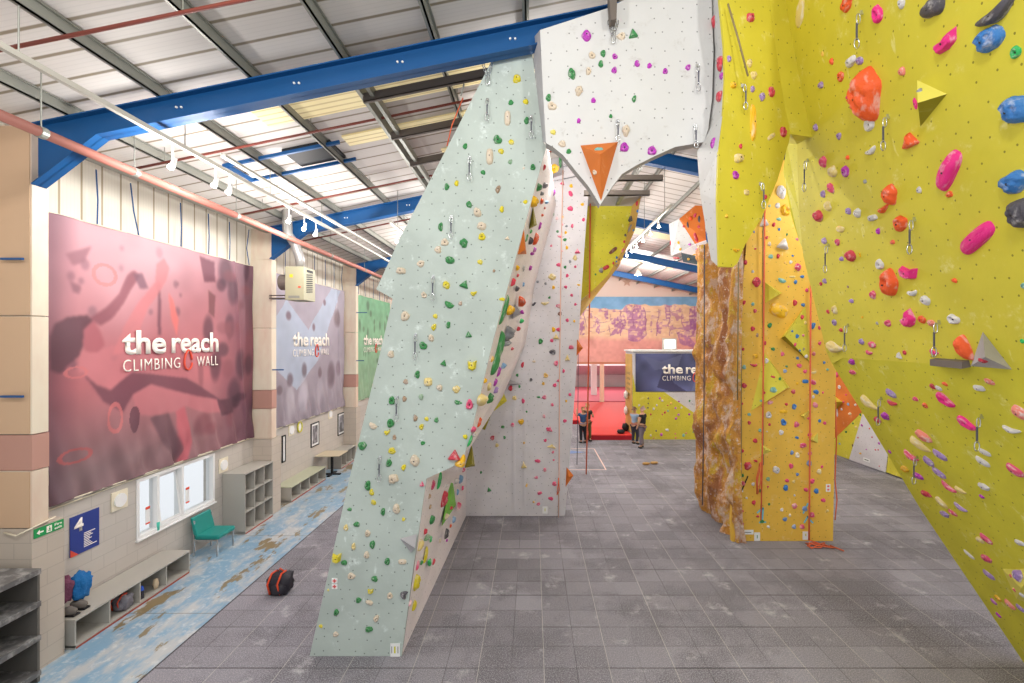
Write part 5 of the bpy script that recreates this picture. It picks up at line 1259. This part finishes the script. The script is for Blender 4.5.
H_('B', 560, 350, 6.827, '''603,330,12,12,k;603,365,10,10,k;541,378,16,14,w;520,403,16,12,g;682,330,16,14,m;699,346,20,14,w;661,377,14,14,w;736,378,12,10,r;758,365,18,16,Y;790,397,18,14,m;830,393,14,14,w;813,351,12,12,m;886,347,14,14,g;907,366,14,12,w;640,402,18,16,w;600,395,14,10,k;717,427,16,16,r;700,440,12,12,r;738,416,14,14,t;
811,442,16,16,m;793,468,18,16,m;883,440,18,14,m;620,440,14,14,r;733,547,26,20,w;657,552,12,14,k;693,578,22,20,m;845,583,22,20,t;788,572,10,10,p;620,583,14,14,w;640,602,10,8,p;505,470,14,20,k;500,500,12,14,b;790,600,12,10,p;862,568,12,10,p;910,560,10,14,g''')
pr_ = empty('poster', (6.2, 21.36, 2.3), 'dark blue banner with white lettering on the far yellow block', 'banner')
xa, xb = (635.5 - CX) * 21.37 / F, (728 - CX) * 21.37 / F; za, zb_ = H - (391.5 - CY) * 21.37 / F, H - (353.5 - CY) * 21.37 / F
def posterc(S, T):
    n = vnoise(S, T, .9, 21) * .7 + vnoise(S, T, 2.5, 22) * .3; C = np.array([86, 90, 130.])[None, None] * (.45 + 1.1 * n[..., None])
    for poly, c in (([(1.0, .2), (1.4, 1.3), (1.8, .4), (2.4, 0), (1.6, 0)], (50, 46, 76)), ([(2.6, 0), (3.3, 1.8), (3.8, 1.8), (3.2, .6), (3.3, 0)], (120, 132, 172)), ([(.3, 1.7), (1.2, 1.4), (2.2, 1.75), (2.0, 1.2), (.9, 1.0)], (104, 108, 142))):
        C = C + (np.array(c, float) - C) * inpoly(S, T, poly)[..., None] * .6
    return C.clip(0, 255)
printed('fabric', (xa, 21.36, za), (1, 0, 0), (0, 0, 1), xb - xa, zb_ - za, 120, 60, posterc, pr_)
logo(((662 - CX) * 21.35 / F, 21.345, H - (373.5 - CY) * 21.35 / F), (1, 0, 0), (0, 0, 1), pr_, (0, -1, 0))
r = empty('light_box', (6.6, 22, 4.2), 'bright white light box standing on the far yellow block', 'light')
MB().box(6.28, 6.95, 22.0, 22.12, 4.2, 4.75).build('casing', M['steel_rail'], r); MB().box(6.35, 6.88, 21.985, 22.0, 4.27, 4.68).build('glowing_front', M['lightbox'], r)

# mural
def mural(S, T):
    X = S + .2; Z = T + 2.99
    px = CX + X * F / 32.95; py = CY - (Z - H) * F / 32.95
    n = vnoise(px, py, .12, 31) * .6 + vnoise(px, py, .4, 32) * .4; n2 = vnoise(px, py, .06, 33)
    sky = np.array([126, 176, 214.])[None, None] + (n[..., None] - .5) * 30
    tan = np.array([232, 200, 166.])[None, None] + (n[..., None] - .5) * 40
    pink = np.array([222, 164, 154.])[None, None] + (n[..., None] - .5) * 34
    pur = np.array([170, 116, 170.])[None, None] + (n[..., None] - .5) * 50
    C = tan.copy()
    lowm = np.clip((py - 334 - 4 * n2) / 5, 0, 1)[..., None]; C = C + (pink - C) * lowm
    for poly in ([(626, 309), (636, 305), (642, 308), (646, 312), (647, 336), (640, 342), (628, 340), (628, 322)], [(603, 310), (608, 310), (608, 320), (604, 317)], [(610, 322), (618, 317), (624, 314), (627, 322), (622, 334), (610, 336), (616, 328)], [(594, 316), (600, 322), (598, 335), (595, 333)],
                 [(657, 326), (663, 321), (662, 334), (657, 333)], [(664, 300), (672, 304), (671, 322), (666, 320)], [(690, 306), (699, 306), (699, 330), (690, 332)], [(672, 303), (677, 306), (675, 309)], [(682, 322), (700, 318), (700, 336), (684, 338)], [(580, 322), (585, 320), (584, 334), (580, 334)], [(676, 330), (690, 338), (700, 350), (680, 344)]):
        C = C + (pur - C) * (inpoly(px + 3 * (n2 - .5), py + 4 * (n - .5), poly) * np.clip((vnoise(px, py, .55, 41) - .22) * 6, 0, 1) * .75)[..., None]
    sp = (vnoise(px, py, .35, 42) > .66) & (py < 334) & (vnoise(px, py, .13, 43) > .4); C = C + (pur - C) * (sp * .55)[..., None]
    lt = (vnoise(px * .5, py, .5, 44) > .62) & (py < 336); C = C + (np.array([244, 220, 186.]) - C) * (lt * .5)[..., None]
    # ledge lines
    ln = ((np.abs(((py + 6 * n2) % 9) - 4.5) > 4.2) & (n > .52) & (py < 336)) | ((np.abs(((px + 5 * n) % 12) - 6) > 5.6) & (n2 > .5) & (py < 336))
    C = C + (np.array([146, 96, 140.]) - C) * (ln * .6)[..., None]
    hor = 309 + 2.5 * (vnoise(px, py * 0, .2, 35) - .5) - np.clip((px - 622) / 4, 0, 1) * 4
    C = np.where((py < hor)[..., None], sky, C)
    return C.clip(0, 255)
r = empty('mural', (5, 32.95, 3), 'painted rock face mural with blue sky on the far end wall', 'mural')
printed('painting', (.2, 32.95, 2.99), (1, 0, 0), (0, 0, 1), 12.1, 4.85, 420, 190, mural, r, rough=.8)
star = new_mat('star_brown', '#C9A793', .7)
c = P(627, 282, 32.9); mb = MB(); pts = []
for i in range(10):
    a = math.pi / 2 + i * math.pi / 5; rr = .36 if i % 2 == 0 else .16; pts.append(c + Vector((rr * math.cos(a), 0, rr * math.sin(a))))
tag(MB().prism(pts, (0, .05, 0), 0, 0, 0).build('wall_star', star), 'pale brown star shape fixed above the mural', 'wall ornament')
# opening frame, bouldering room beyond
for x in (1.1, (602 - CX) * 32.9 / F, 7.6):
    tag(MB().box(x - .14, x + .14, 32.8, 33.1, 0, 2.97).build('door_post', new_mat('post_cream', '#E8CBB0', .6)), {1: 'cream post', 5: 'cream post in the middle of the opening under the mural', 8: 'cream post'}.get(round(x), 'cream post') + (' at the left of the mural opening' if x < 2 else ' at the right of the mural opening' if x > 7 else ''), 'post', 'posts under the mural')
struct(MB().box(.8, 8, 32.78, 33.1, 2.97, 3.12).build('trim_2', new_mat('lintel', '#C98A6E', .6)))
struct(MB().box(-3, 14, 44.0, 44.2, -.1, 6).build('wall_far', M['p_white'], uvplane=(Vector(), Vector((1, 0, 0)), Vector((0, 0, 1)))))
struct(MB().box(-3, 14, 33.2, 44.0, -.1, 0).build('floor', M['rubber']))
tag(MB().prism([(-3, 41.5, 2.4), (14, 41.5, 2.4), (14, 43.9, 1.4), (-3, 43.9, 1.4), ], (0, .05, 2.2), 0, 0, 0).build('boulder_wall', M['p_grey'], uvplane=(Vector(), Vector((1, 0, 0)), Vector((0, 0, 1)))), 'pale overhanging boulder wall inside the far red-matted room', 'climbing wall')
mb = MB(); tag(mb.box(4.75, 5.2, 37.0, 37.4, .25, 4).build('column', M['white']), 'white column inside the far red-matted room', 'column')
lamp_light('lamp_light', (3, 39.5, 4.6), 330, .3); lamp_light('lamp_light', (7, 39.5, 4.6), 330, .3)
rm = new_mat('red_mat', '#DC3A34', .6); rmd = new_mat('pink_mat', '#B95560', .8); rde = new_mat('dark_red_edge', '#A81526', .6)
r = empty('crash_mat', (3.8, 26, 0), 'big bright red crash mat in front of the mural opening', 'mat')
MB().box(2.52, XA - .03, 21.25, 22.9, .03, .25).box(2.52, 12, 22.9, 32.7, .03, .25).box(1.0, 2.5, 25.3, 32.7, .03, .25).build('cover', [rm], r, bevel=.02)
MB().box(2.53, XA - .04, 21.24, 22.9, .0, .2).box(1.01, 2.5, 25.29, 32.7, 0, .2).build('side_cover', rde, r)
tag(MB().box(-2.9, 13.8, 33.3, 43.8, .0, .25).build('crash_mat', rmd, bevel=.02), 'pink-red crash mat covering the floor of the far room', 'mat')
for (px, py, rad, lab) in ((621, 431.5, (.2, .14, .1), 'small black bag on the red mat, left of two'), (625.4, 429, (.17, .18, .2), 'larger black bag on the red mat beside the timber side')):
    yy = 4.35 * F / (py + 2 - CY); xx = (px - CX) * yy / F
    tag(blob(MB(), (xx, yy, .25 + rad[2] * .9), rad, 3, .35).build('gear_bag', M['black'], smooth=True), lab, 'bag', 'black bags on the red mat')
q = P(651, 465, 2093 / 123.5); 
for dx, dy, lab in ((-.18, 0, 'tan climbing shoe lying on the far floor, left of the pair'), (.15, .12, 'tan climbing shoe lying on the far floor, right of the pair')):
    tag(blob(MB(), (q.x + dx, q.y + dy, .055), (.15, .06, .05), 7, .3).build('climbing_shoe', new_mat('shoe_tan', '#C59A5C', .7), smooth=True), lab, 'shoe', 'tan shoes on the floor')
# floor tape
tape = new_mat('tape', '#E7C6BA', .7)
mb = MB(); ya, yb = 16.3, 19.5
mb.box(1.1, 2.62, ya, ya + .04, .001, .004).box(1.1, 2.62, yb, yb + .04, .001, .004).box(2.6, 2.64, ya, yb, .001, .004)
tag(mb.build('floor_tape', tape), 'white taped rectangle on the floor beside the pale wall', 'floor marking')
tag(MB().prism([(1.35, 18.6, .001), (2.15, 18.9, .001), (1.35, 19.3, .001)], (0, 0, .003), 0, 0, 0).build('floor_marking', new_mat('tape_blue', '#6D86B8', .7)), 'pale blue triangle marked on the floor inside the taped rectangle', 'floor marking')

# ---- realise the holds
PN = dict(mint='mint wall', arch='white arch', strip='the prow edge', tongue='yellow prow', C='upper yellow wall', D='lower yellow wall', W='pale grey wall', Q='amber tower', side='tower side', O='far yellow overhang', V='far orange panels', R='far right wall', B='far yellow block')
surf_for = {k: [k] + ([k + '_v'] if k + '_v' in SURF else []) for k in PN}
bb = {}
for h_ in HOLDS:
    b = bb.setdefault(h_[7], [9e9, -9e9, 9e9, -9e9]); b[0] = min(b[0], h_[0]); b[1] = max(b[1], h_[0]); b[2] = min(b[2], h_[1]); b[3] = max(b[3], h_[1])
def cell(h_):
    b = bb[h_[7]]; v = (h_[1] - b[2]) / (b[3] - b[2] + 1e-6); u = (h_[0] - b[0]) / (b[1] - b[0] + 1e-6)
    # walls that lean: compare with the middle of the holds at that height
    row = [g[0] for g in HOLDS if g[7] == h_[7] and abs(g[1] - h_[1]) < 25]; mid = (min(row) + max(row)) / 2
    if h_[7] in ('strip',): return ('upper' if v < .5 else 'lower') + ' part'
    vt = 'top' if v < .2 else 'upper' if v < .4 else 'middle' if v < .6 else 'lower' if v < .8 else 'bottom'
    return vt + ' ' + ('left' if h_[0] < mid else 'right')
ORD = ['', 'second', 'third', 'fourth', 'fifth', 'sixth', 'seventh', 'eighth', 'ninth', 'tenth', 'eleventh', 'twelfth']
cells = {}
for i, h_ in enumerate(HOLDS):
    if not h_[5]: h_[5] = 'b'
    cells.setdefault((h_[7], cell(h_), h_[4]), []).append(i)
rank = {}
for k, L_ in cells.items():
    L_.sort(key=lambda i: HOLDS[i][1])
    for j, i in enumerate(L_): rank[i] = (j, len(L_), k[1])
sizes = sorted(((h_[2] * h_[3], i) for i, h_ in enumerate(HOLDS)), reverse=True)
big = set(i for _, i in sizes[:300]); rs = random.Random(7)
far_mb = {}
for i, h_ in enumerate(HOLDS):
    px, py, w_, hh, col, sh, rot, pn = h_
    q0, n = hit(px, py, surf_for[pn])
    s = q0.y / F; view = (CAM - q0).normalized(); cosx = abs(Vector((view.x, view.y, 0)).normalized().dot(Vector((n.x, n.y, 0)).normalized())); sinx = math.sqrt(max(0, 1 - cosx * cosx))
    hm = hh * s; dep = .42 * min(hm, w_ * s * 1.3)
    if pn == 'side': dep = min(.12, w_ * s * .8)
    wm = w_ * s / (cosx + .4 * sinx)
    if pn == 'side': wm = min(w_ * s * 2.2, .45)
    if rot is not None and sh in 'plchC' and abs(rot) > .25:    # given box is the rotated box for strong tilts only in size
        pass
    q, n = hit(px, py, surf_for[pn], dep * .4)
    v = (Vector((0, 0, 1)) - n * n.z).normalized(); u = v.cross(n).normalized()
    R_ = Matrix((u, v, n)).transposed().to_4x4()
    rz = rot if rot is not None else rs.uniform(-.25, .25) if sh in 'bjt' else 0
    if pn == 'side' and rot is not None: rz = rot * .6
    MW = Matrix.Translation(q - n * .004) @ R_ @ Matrix.Rotation(rz, 4, 'Z') @ Matrix.Diagonal((wm, hm, dep, 1))
    me = hold_mesh(sh, i % 4 if sh in 'bj' else i % 2, col)
    if i in big:
        o = bpy.data.objects.new('climbing_hold', me); COL.objects.link(o); o.matrix_world = MW
        area = w_ * hh; szw = 'large' if area > 90 else 'small' if area < 28 else 'medium'
        j, tot, ce = rank[i]; cn = HC[col][1]
        pos = 'the only %s one' % cn if tot == 1 else ('highest %s one' % cn if j == 0 else 'lowest %s one' % cn if j == tot - 1 else '%s highest %s one' % (ORD[j], cn))
        lab = '%s %s %s hold, %s %s on %s' % (szw, cn, SHN[sh], pos, ce, PN[pn])
        tag(o, lab, 'climbing hold', '%s holds on the %s' % (cn, PN[pn]))
        if area > 34 and sh not in 'ht':
            b = bpy.data.objects.new('bolt', bolt_me); COL.objects.link(b); b.parent = o
            zc = {'r': .32, 'z': .93, 'j': .93, 'l': .93, 'p': .93}.get(sh, .9); b.location = (0, 0 if sh != 'c' else -.12, zc)
            b.scale = (min(.16, .02 / wm), min(.16, .02 / hm), .1)
    else:
        k = col; L_ = far_mb.setdefault(k, ([], [])); vs, fs = L_; o_ = len(vs)
        vs += [MW @ v_.co for v_ in me.vertices]; fs += [[o_ + a for a in p.vertices] for p in me.polygons]
mb = MB(); mats = []
for c_i, (k, (vs, fs)) in enumerate(far_mb.items()): mats.append(M['h_' + k]); mb.add(vs, fs, c_i)
tag(mb.build('small_climbing_hold', mats, smooth=True, recalc=False), 'many tiny coloured climbing holds scattered over all the climbing walls', 'climbing hold', None, 'stuff')

# ------------------------------------------------------------------ quickdraws
def quickdraw(pts2, surf, label, chainy=False):
    (xa, ya), (xb, yb) = pts2
    q, n = hit(xa, ya, [surf]); L_ = (yb - ya) * q.y / F
    r = empty('quickdraw', q, label, 'quickdraw', 'quickdraws on the climbing walls')
    a = q + n * .02; out = n * .04
    MB().obox(q + n * .008, Vector((.018, 0, 0)), (0, 0, .022), n * .006).build('bolt_hanger', M['chrome'], r)
    def link(c, hl, wd):
        pts = [c + Vector((wd * math.cos(t), 0, hl * math.sin(t))) for t in [i * math.pi / 6 for i in range(12)]]
        return MB().tube(pts, .0065, 6, closed=True)
    link(a + out * .6 - Vector((0, 0, L_ * .15)), L_ * .15, .02).build('upper_carabiner', M['chrome'], r, smooth=True)
    MB().obox(a + out - Vector((0, 0, L_ * .5)), (.009, 0, 0), (0, .004, 0), (0, 0, L_ * .24)).build('sling', M['grey_rope'], r)
    link(a + out - Vector((0, 0, L_ * .84)), L_ * .15, .026).build('lower_carabiner', M['chrome'], r, smooth=True)
    return r
def ql(px): return px
QD = [('mint', (487.5, 100, 123), 'highest of the quickdraws on the mint wall left side'), ('mint', (531.3, 117, 140), 'quickdraw near the top right edge of the mint wall'), ('mint', (469.8, 158, 182), 'second quickdraw down the mint wall, beside the cream bone-like hold'),
      ('mint', (451.7, 217, 240), 'third quickdraw down the mint wall'), ('mint', (433.5, 277, 301), 'quickdraw on the mint wall level with the notch'), ('mint', (416, 335, 360), 'quickdraw on the mint wall just below the notch'),
      ('mint', (397.5, 397, 421), 'second lowest quickdraw on the mint wall'), ('mint', (380.5, 457, 481), 'lowest quickdraw on the mint wall'),
      ('arch', (697, 66, 94), 'quickdraw near the right edge of the white arch, upper one'), ('arch', (617.3, 121, 144), 'quickdraw hanging beside the orange volume'), ('arch', (694.5, 126, 150), 'quickdraw hanging off the lower right rim of the white arch'),
      ('tongue', (741.7, 86, 112), 'quickdraw on the yellow prow, upper one'), ('tongue', (759.6, 184, 210), 'quickdraw on the yellow prow, lower one'),
      ('C', (863, 12, 47), 'topmost quickdraw on the yellow wall, below the pink ring hold'), ('C', (889.5, 116, 149), 'quickdraw on the yellow wall below the big orange hold'), ('C', (808.7, 160, 191), 'quickdraw near the left edge of the yellow wall'),
      ('C', (829.6, 245, 272), 'quickdraw beside the large red hold on the yellow wall'), ('C', (849, 325, 351), 'quickdraw just above the seam, near the pale horn hold'), ('C', (916, 219, 253), 'quickdraw on the yellow wall between orange and pink holds'), ('C', (940.5, 322, 356), 'quickdraw above the dark rail on the seam'),
      ('D', (882.3, 398, 424), 'quickdraw on the lower yellow wall, leftmost and highest'), ('D', (918.2, 457, 483), 'quickdraw on the lower yellow wall, lowest one'), ('D', (983, 416, 449), 'quickdraw on the lower yellow wall, rightmost one')]
for sf, (x, ya, yb), lab in QD: quickdraw(((x, ya), (x, yb)), sf, lab)
# twin anchor on the arch and mint top
def anchor(px, py, sf, label, lpx=18):
    q, n = hit(px, py, [sf]); r = empty('anchor_chain', q, label, 'anchor chain', 'anchor chains'); s = q.y / F
    for dx in (-4.5, 4):
        for k in range(3):
            c = q + n * .03 + Vector((dx * s * (1 - k / 3), 0, -k * 4.4 * s))
            pts = [c + Vector((.016 * math.cos(t) , 0, .035 * math.sin(t))) for t in [i * math.pi / 5 for i in range(10)]]
            MB().tube(pts, .006, 5, closed=True).build('link', M['chrome'], r)
    c = q + n * .04 + Vector((0, 0, -16 * s)); pts = [c + Vector((.03 * math.cos(t), 0, .06 * math.sin(t))) for t in [i * math.pi / 6 for i in range(12)]]
    MB().tube(pts, .008, 6, closed=True).build('carabiner', M['chrome'], r)
anchor(613, 24, 'arch', 'pair of joined chains at the top of the white arch')
anchor(488, 66, 'mint', 'anchor chains at the top left corner of the mint wall')
# post at top of arch
a = [P(608, -20, 5.9), P(618, -20, 5.9), P(616.5, 19, 5.9), P(611, 20, 5.9)]
tag(MB().prism(a, (0, .14, 0), 0, 0, 0).build('steel_post', M['dark_steel']), 'short rusty post reaching down to the top of the white arch', 'post')

# ------------------------------------------------------------------ ropes
def rope(pts, rad, mat, label, name='climbing_rope'):
    out = [pts[0]]
    for a, b in zip(pts, pts[1:]): out.append(b)
    return tag(MB().tube(out, rad, 6).build(name, mat, smooth=True), label, 'rope', 'hanging ropes')
y = YW - .12
rope([P(563, 170, y), P(561, 260, y), P(559.5, 380, y), P(559, 480, y), P(558.5, 520, 11.9)], .014, M['pale_rope'], 'pale rope hanging down the pale grey wall')
rope([P(558.8, 478, y - .03), P(557, 495, y - .03), P(559.5, 490, y - .03), P(558.3, 478, y - .03)], .012, M['orange_rope'], 'small orange rope knot low on the pale wall')
rope([P(590.5, 180, 13), P(589.5, 300, 13), P(587.5, 420, 14), P(586.2, 474, 15.6)], .022, M['orange_rope'], 'orange rope hanging free right of the pale wall')
rope([P(578.5, 330, 17), P(578, 400, 17), P(577, 466, 17)], .012, M['grey_rope'], 'dark rope hanging free beside the two climbers on the left')
y = YQ - .1
rope([P(764.8, 208, y), P(764, 300, y), P(763, 400, y), P(762, 470, y), P(761, 520, y)], .017, M['orange_rope'], 'orange rope down the left part of the amber tower')
rope([P(761, 462, y - .04), P(757.5, 480, y - .04), P(758, 494, y - .04), P(761, 480, y - .04), P(759.5, 463, y - .04), P(756.5, 478, y - .04), P(757, 494, y - .04)], .014, M['orange_rope'], 'looped orange rope end half way down the amber tower foot')
rope([P(810.8, 285, y), P(810.2, 400, y), P(809.5, 500, y), P(809, 540, y)], .02, M['orange_rope'], 'thick orange rope down the right part of the amber tower')
pl_ = [P(809, 540, y)]
for k in range(16): a = k * 1.3; pl_.append(Vector((6.32 + .25 * math.cos(a) + .01 * k, 10.2 + .14 * math.sin(a * 1.3), .02 + .01 * (k % 3))))
pl_.append(Vector((6.8, 9.95, .02)))
rope(pl_, .014, M['orange_rope'], 'tangled orange rope end on the floor at the amber tower')
rope([P(738.5, 262, 10.25), P(738, 330, 10.25), P(737.5, 400, 10.25)], .014, M['dark_tan'], 'thin brown rope at the seam of rock and amber panel')
rope([P(704.5, 245, 11.2), P(704, 400, 11.2), P(702.5, 505, 11.6)], .014, M['grey_rope'], 'dark grey rope hanging in front of the rock face')
rope([P(835.5, 400, 10.6), P(836.5, 440, 10.6), P(835, 480, 10.6), P(837, 500, 10.6), P(835, 520, 10.6)], .014, M['orange_rope'], 'orange rope behind the right edge of the amber tower')
rope([P(463, 98, 6.9), P(452, 125, 6.9), P(447, 146, 6.9)], .010, M['orange_rope'], 'thin orange rope hanging left of the mint wall top')
rope([P(464, 84, 6.9), P(461, 96, 6.9)], .014, M['steel_grey'], 'short chain holding the orange rope by the mint wall top')
rope([P(728, 4, YT - .03), P(738, 38, YT - .03), P(748, 76, YT - .03)], .012, M['dark_tan'], 'dark cord added for the diagonal shadow line on the yellow prow')  # cord stands in for a shadow line across the prow
rope([P(748, 476, YQ - .02), P(742, 490, YQ - .02), P(737.5, 499, YQ - .02), P(733, 506, YQ - .02)], .012, M['black'], 'thin black cord slanting at the lower left of amber tower')
# cables on the lower left wall
rope([(-7.43, 6.8, 2.0), (-7.43, 8.2, 2.03), (-7.43, 10, 2.05), (-7.43, 12, 2.05)], .012, M['offwhite'], 'white cable clipped along the wall under the red banner', 'cable')
rope([(-7.3, 6.28, 1.96), (-7.1, 6.25, 1.93), (-6.93, 6.3, 2.02), (-6.93, 6.6, 2.06)], .012, M['offwhite'], 'loose white cable around the near pier', 'cable')

# ------------------------------------------------------------------ people
skin_m = new_mat('skin', '#C99A7E', .6)
def person(x, y, z, hgt, face, arms, shirt, trousers, hair, label, legs=0.0, shoes='#2A2A2A', extra=None):
    """face: heading angle (0 = away from the camera); arms: two (elbow, hand) offsets"""
    r = empty('person', (x, y, z), label, 'person')
    cf, sf = math.cos(face), math.sin(face)
    def W(p): return Vector((x + (p[0] * cf - p[1] * sf) * hgt, y + (p[0] * sf + p[1] * cf) * hgt, z + p[2] * hgt))
    def skinned(name, verts, edges, mat, root=0, lev=2):
        me = bpy.data.meshes.new(name); off = origin(r); bm = bmesh.new(); lay = bm.verts.layers.skin.verify()
        vs = []
        for i, (p, rad) in enumerate(verts):
            v = bm.verts.new(W(p) - off); v[lay].radius = (rad * hgt, rad * hgt) if not isinstance(rad, tuple) else (rad[0] * hgt, rad[1] * hgt); v[lay].use_root = (i == root); vs.append(v)
        for a, b in edges: bm.edges.new((vs[a], vs[b]))
        bm.to_mesh(me); bm.free()
        o = bpy.data.objects.new(name, me); COL.objects.link(o); o.parent = r; me.materials.append(mat)
        o.modifiers.new('skin', 'SKIN').use_smooth_shade = True; s_ = o.modifiers.new('sub', 'SUBSURF'); s_.levels = lev - 1; s_.render_levels = lev
        return o
    (eL, hL), (eR, hR) = arms
    V = [((0, 0, .53), .075), ((0, .005, .62), .07), ((0, 0, .73), .08), ((0, -.005, .80), .06), ((0, 0, .845), .03), ((0, .01, .90), .048), ((0, .008, .945), .05), ((0, .004, .975), .035),
         ((-.10, 0, .80), .04), (eL, .028), (hL, .02), ((.10, 0, .80), .04), (eR, .028), (hR, .02),
         ((-.05, 0, .50), .06), ((-.055, .02, .28), .036), ((-.055, 0, .06), .024), ((-.055, .07, .02), .022),
         ((.05, 0, .50), .06), ((.06, .02 + legs, .28), .036), ((.07, legs * .5, .06), .024), ((.075, .07 + legs * .5, .02), .022)]
    E = [(0, 1), (1, 2), (2, 3), (3, 4), (4, 5), (5, 6), (6, 7), (3, 8), (8, 9), (9, 10), (3, 11), (11, 12), (12, 13), (0, 14), (14, 15), (15, 16), (16, 17), (0, 18), (18, 19), (19, 20), (20, 21)]
    for el, ha, hi in ((eL, hL, 10), (eR, hR, 13)):
        d = (Vector(ha) - Vector(el)).normalized(); sd = d.orthogonal().normalized()
        pal = Vector(ha) + d * .025; V.append((tuple(pal), .016)); pi_ = len(V) - 1; E.append((hi, pi_))
        for k, (sp, ln) in enumerate(((-.016, .03), (-.006, .036), (.005, .034), (.015, .028))):
            V.append((tuple(pal + sd * sp + d * ln), .005)); E.append((pi_, len(V) - 1))
        V.append((tuple(Vector(ha) + d * .012 + sd * -.024), .006)); E.append((hi, len(V) - 1))
    V.append(((0, .068, .925), .009)); E.append((6, len(V) - 1))       # nose
    skinned('body', V, E, skin_m)
    skinned('shirt', [((0, 0, .55), .088), ((0, .005, .64), .085), ((0, 0, .73), .093), ((0, -.003, .79), .07), ((-.10, 0, .80), .05), (tuple((Vector((-.10, 0, .80)) + Vector(eL)) / 2), .043), ((.10, 0, .80), .05), (tuple((Vector((.10, 0, .80)) + Vector(eR)) / 2), .043)],
            [(0, 1), (1, 2), (2, 3), (3, 4), (4, 5), (3, 6), (6, 7)], shirt)
    skinned('trousers', [((0, 0, .545), .088), ((-.05, 0, .49), .07), ((-.055, .02, .28), .048), ((-.055, 0, .07), .036), ((.05, 0, .49), .07), ((.06, .02 + legs, .28), .048), ((.07, legs * .5, .07), .036)], [(0, 1), (1, 2), (2, 3), (0, 4), (4, 5), (5, 6)], trousers)
    skinned('hair', [((0, -.022, .955), .045), ((0, -.004, .975), .047), ((0, -.04, .92), .03)], [(0, 1), (0, 2)], hair)
    sm = new_mat('shoe_leather', shoes, .6)
    for p in ((-.055, .035, .022), (.072, .035 + legs * .5, .022)):
        a = W(p); mb = blob(MB(), a, (.045 * hgt + .01, .075 * hgt, .022 * hgt), 2, .1, 12, 2.3); mb.build('shoe', sm, r, smooth=True)
    # harness belt
    pts = [W((.092 * math.cos(t), .085 * math.sin(t), .55)) for t in [i * math.pi / 6 for i in range(12)]]
    MB().tube(pts, .012, 6, closed=True).build('harness', M['black'] if extra is None else extra, r)
    return r
col = lambda n_, h_: new_mat(n_, h_, .8)
up = ((-.14, .10, .76), (-.13, .16, .90)); dn = ((-.15, .02, .64), (-.14, .07, .51)); fw = ((-.14, .06, .66), (-.08, .16, .66))
mir = lambda a: tuple((-p[0], p[1], p[2]) for p in a)
q = P(583, 443, 2093 / 101.5); person(q.x, q.y, 0, 1.62, .2, (up, mir(fw)), col('blue_top', '#2C4C78'), col('black_trousers', '#22222A'), col('fair_hair', '#B08A62'), 'person in blue top and black trousers looking up and holding a rope', extra=col('belt_blue', '#3F6FB0'))
q = P(587.5, 440.8, 2093 / 99.6); person(q.x, q.y, 0, 1.72, -.5, (dn, mir(fw)), col('dark_jacket', '#3A352C'), col('olive_trousers', '#6A5A34'), col('blond_hair', '#C7A06A'), 'person in dark jacket standing behind the one in blue')
q = P(642.5, 448, 2093 / 106.5); person(q.x, q.y, 0, 1.8, .9, (dn, mir(dn)), col('black_shirt', '#2A2C30'), col('grey_trousers', '#7E7480'), col('grey_hair', '#B59C92'), 'person in black t-shirt and grey trousers before the yellow block', legs=.04)
q = P(634.5, 444, 2093 / 102.5); person(q.x, q.y, 0, 1.66, -.9, (fw, mir(dn)), col('light_blue_shirt', '#9DB4CE'), col('navy_trousers', '#3C3A48'), col('brown_hair', '#8A6A56'), 'person in light blue shirt beside the one in black', legs=.03, extra=col('belt_red', '#C23A48'))
# clothes hanging on the timber side
for z_, rad, lab in ((2.0, (.1, .2, .2), 'white cloth hanging from the timber side, upper one'), (1.25, (.09, .18, .2), 'white cloth hanging from the timber side, lower one')):
    tag(blob(MB(), (XA - .15, 22.1, z_), rad, 4, .4).build('hanging_cloth', new_mat('cloth_white', '#E6DED8', .8), smooth=True), lab, 'cloth', 'cloths on the timber side')
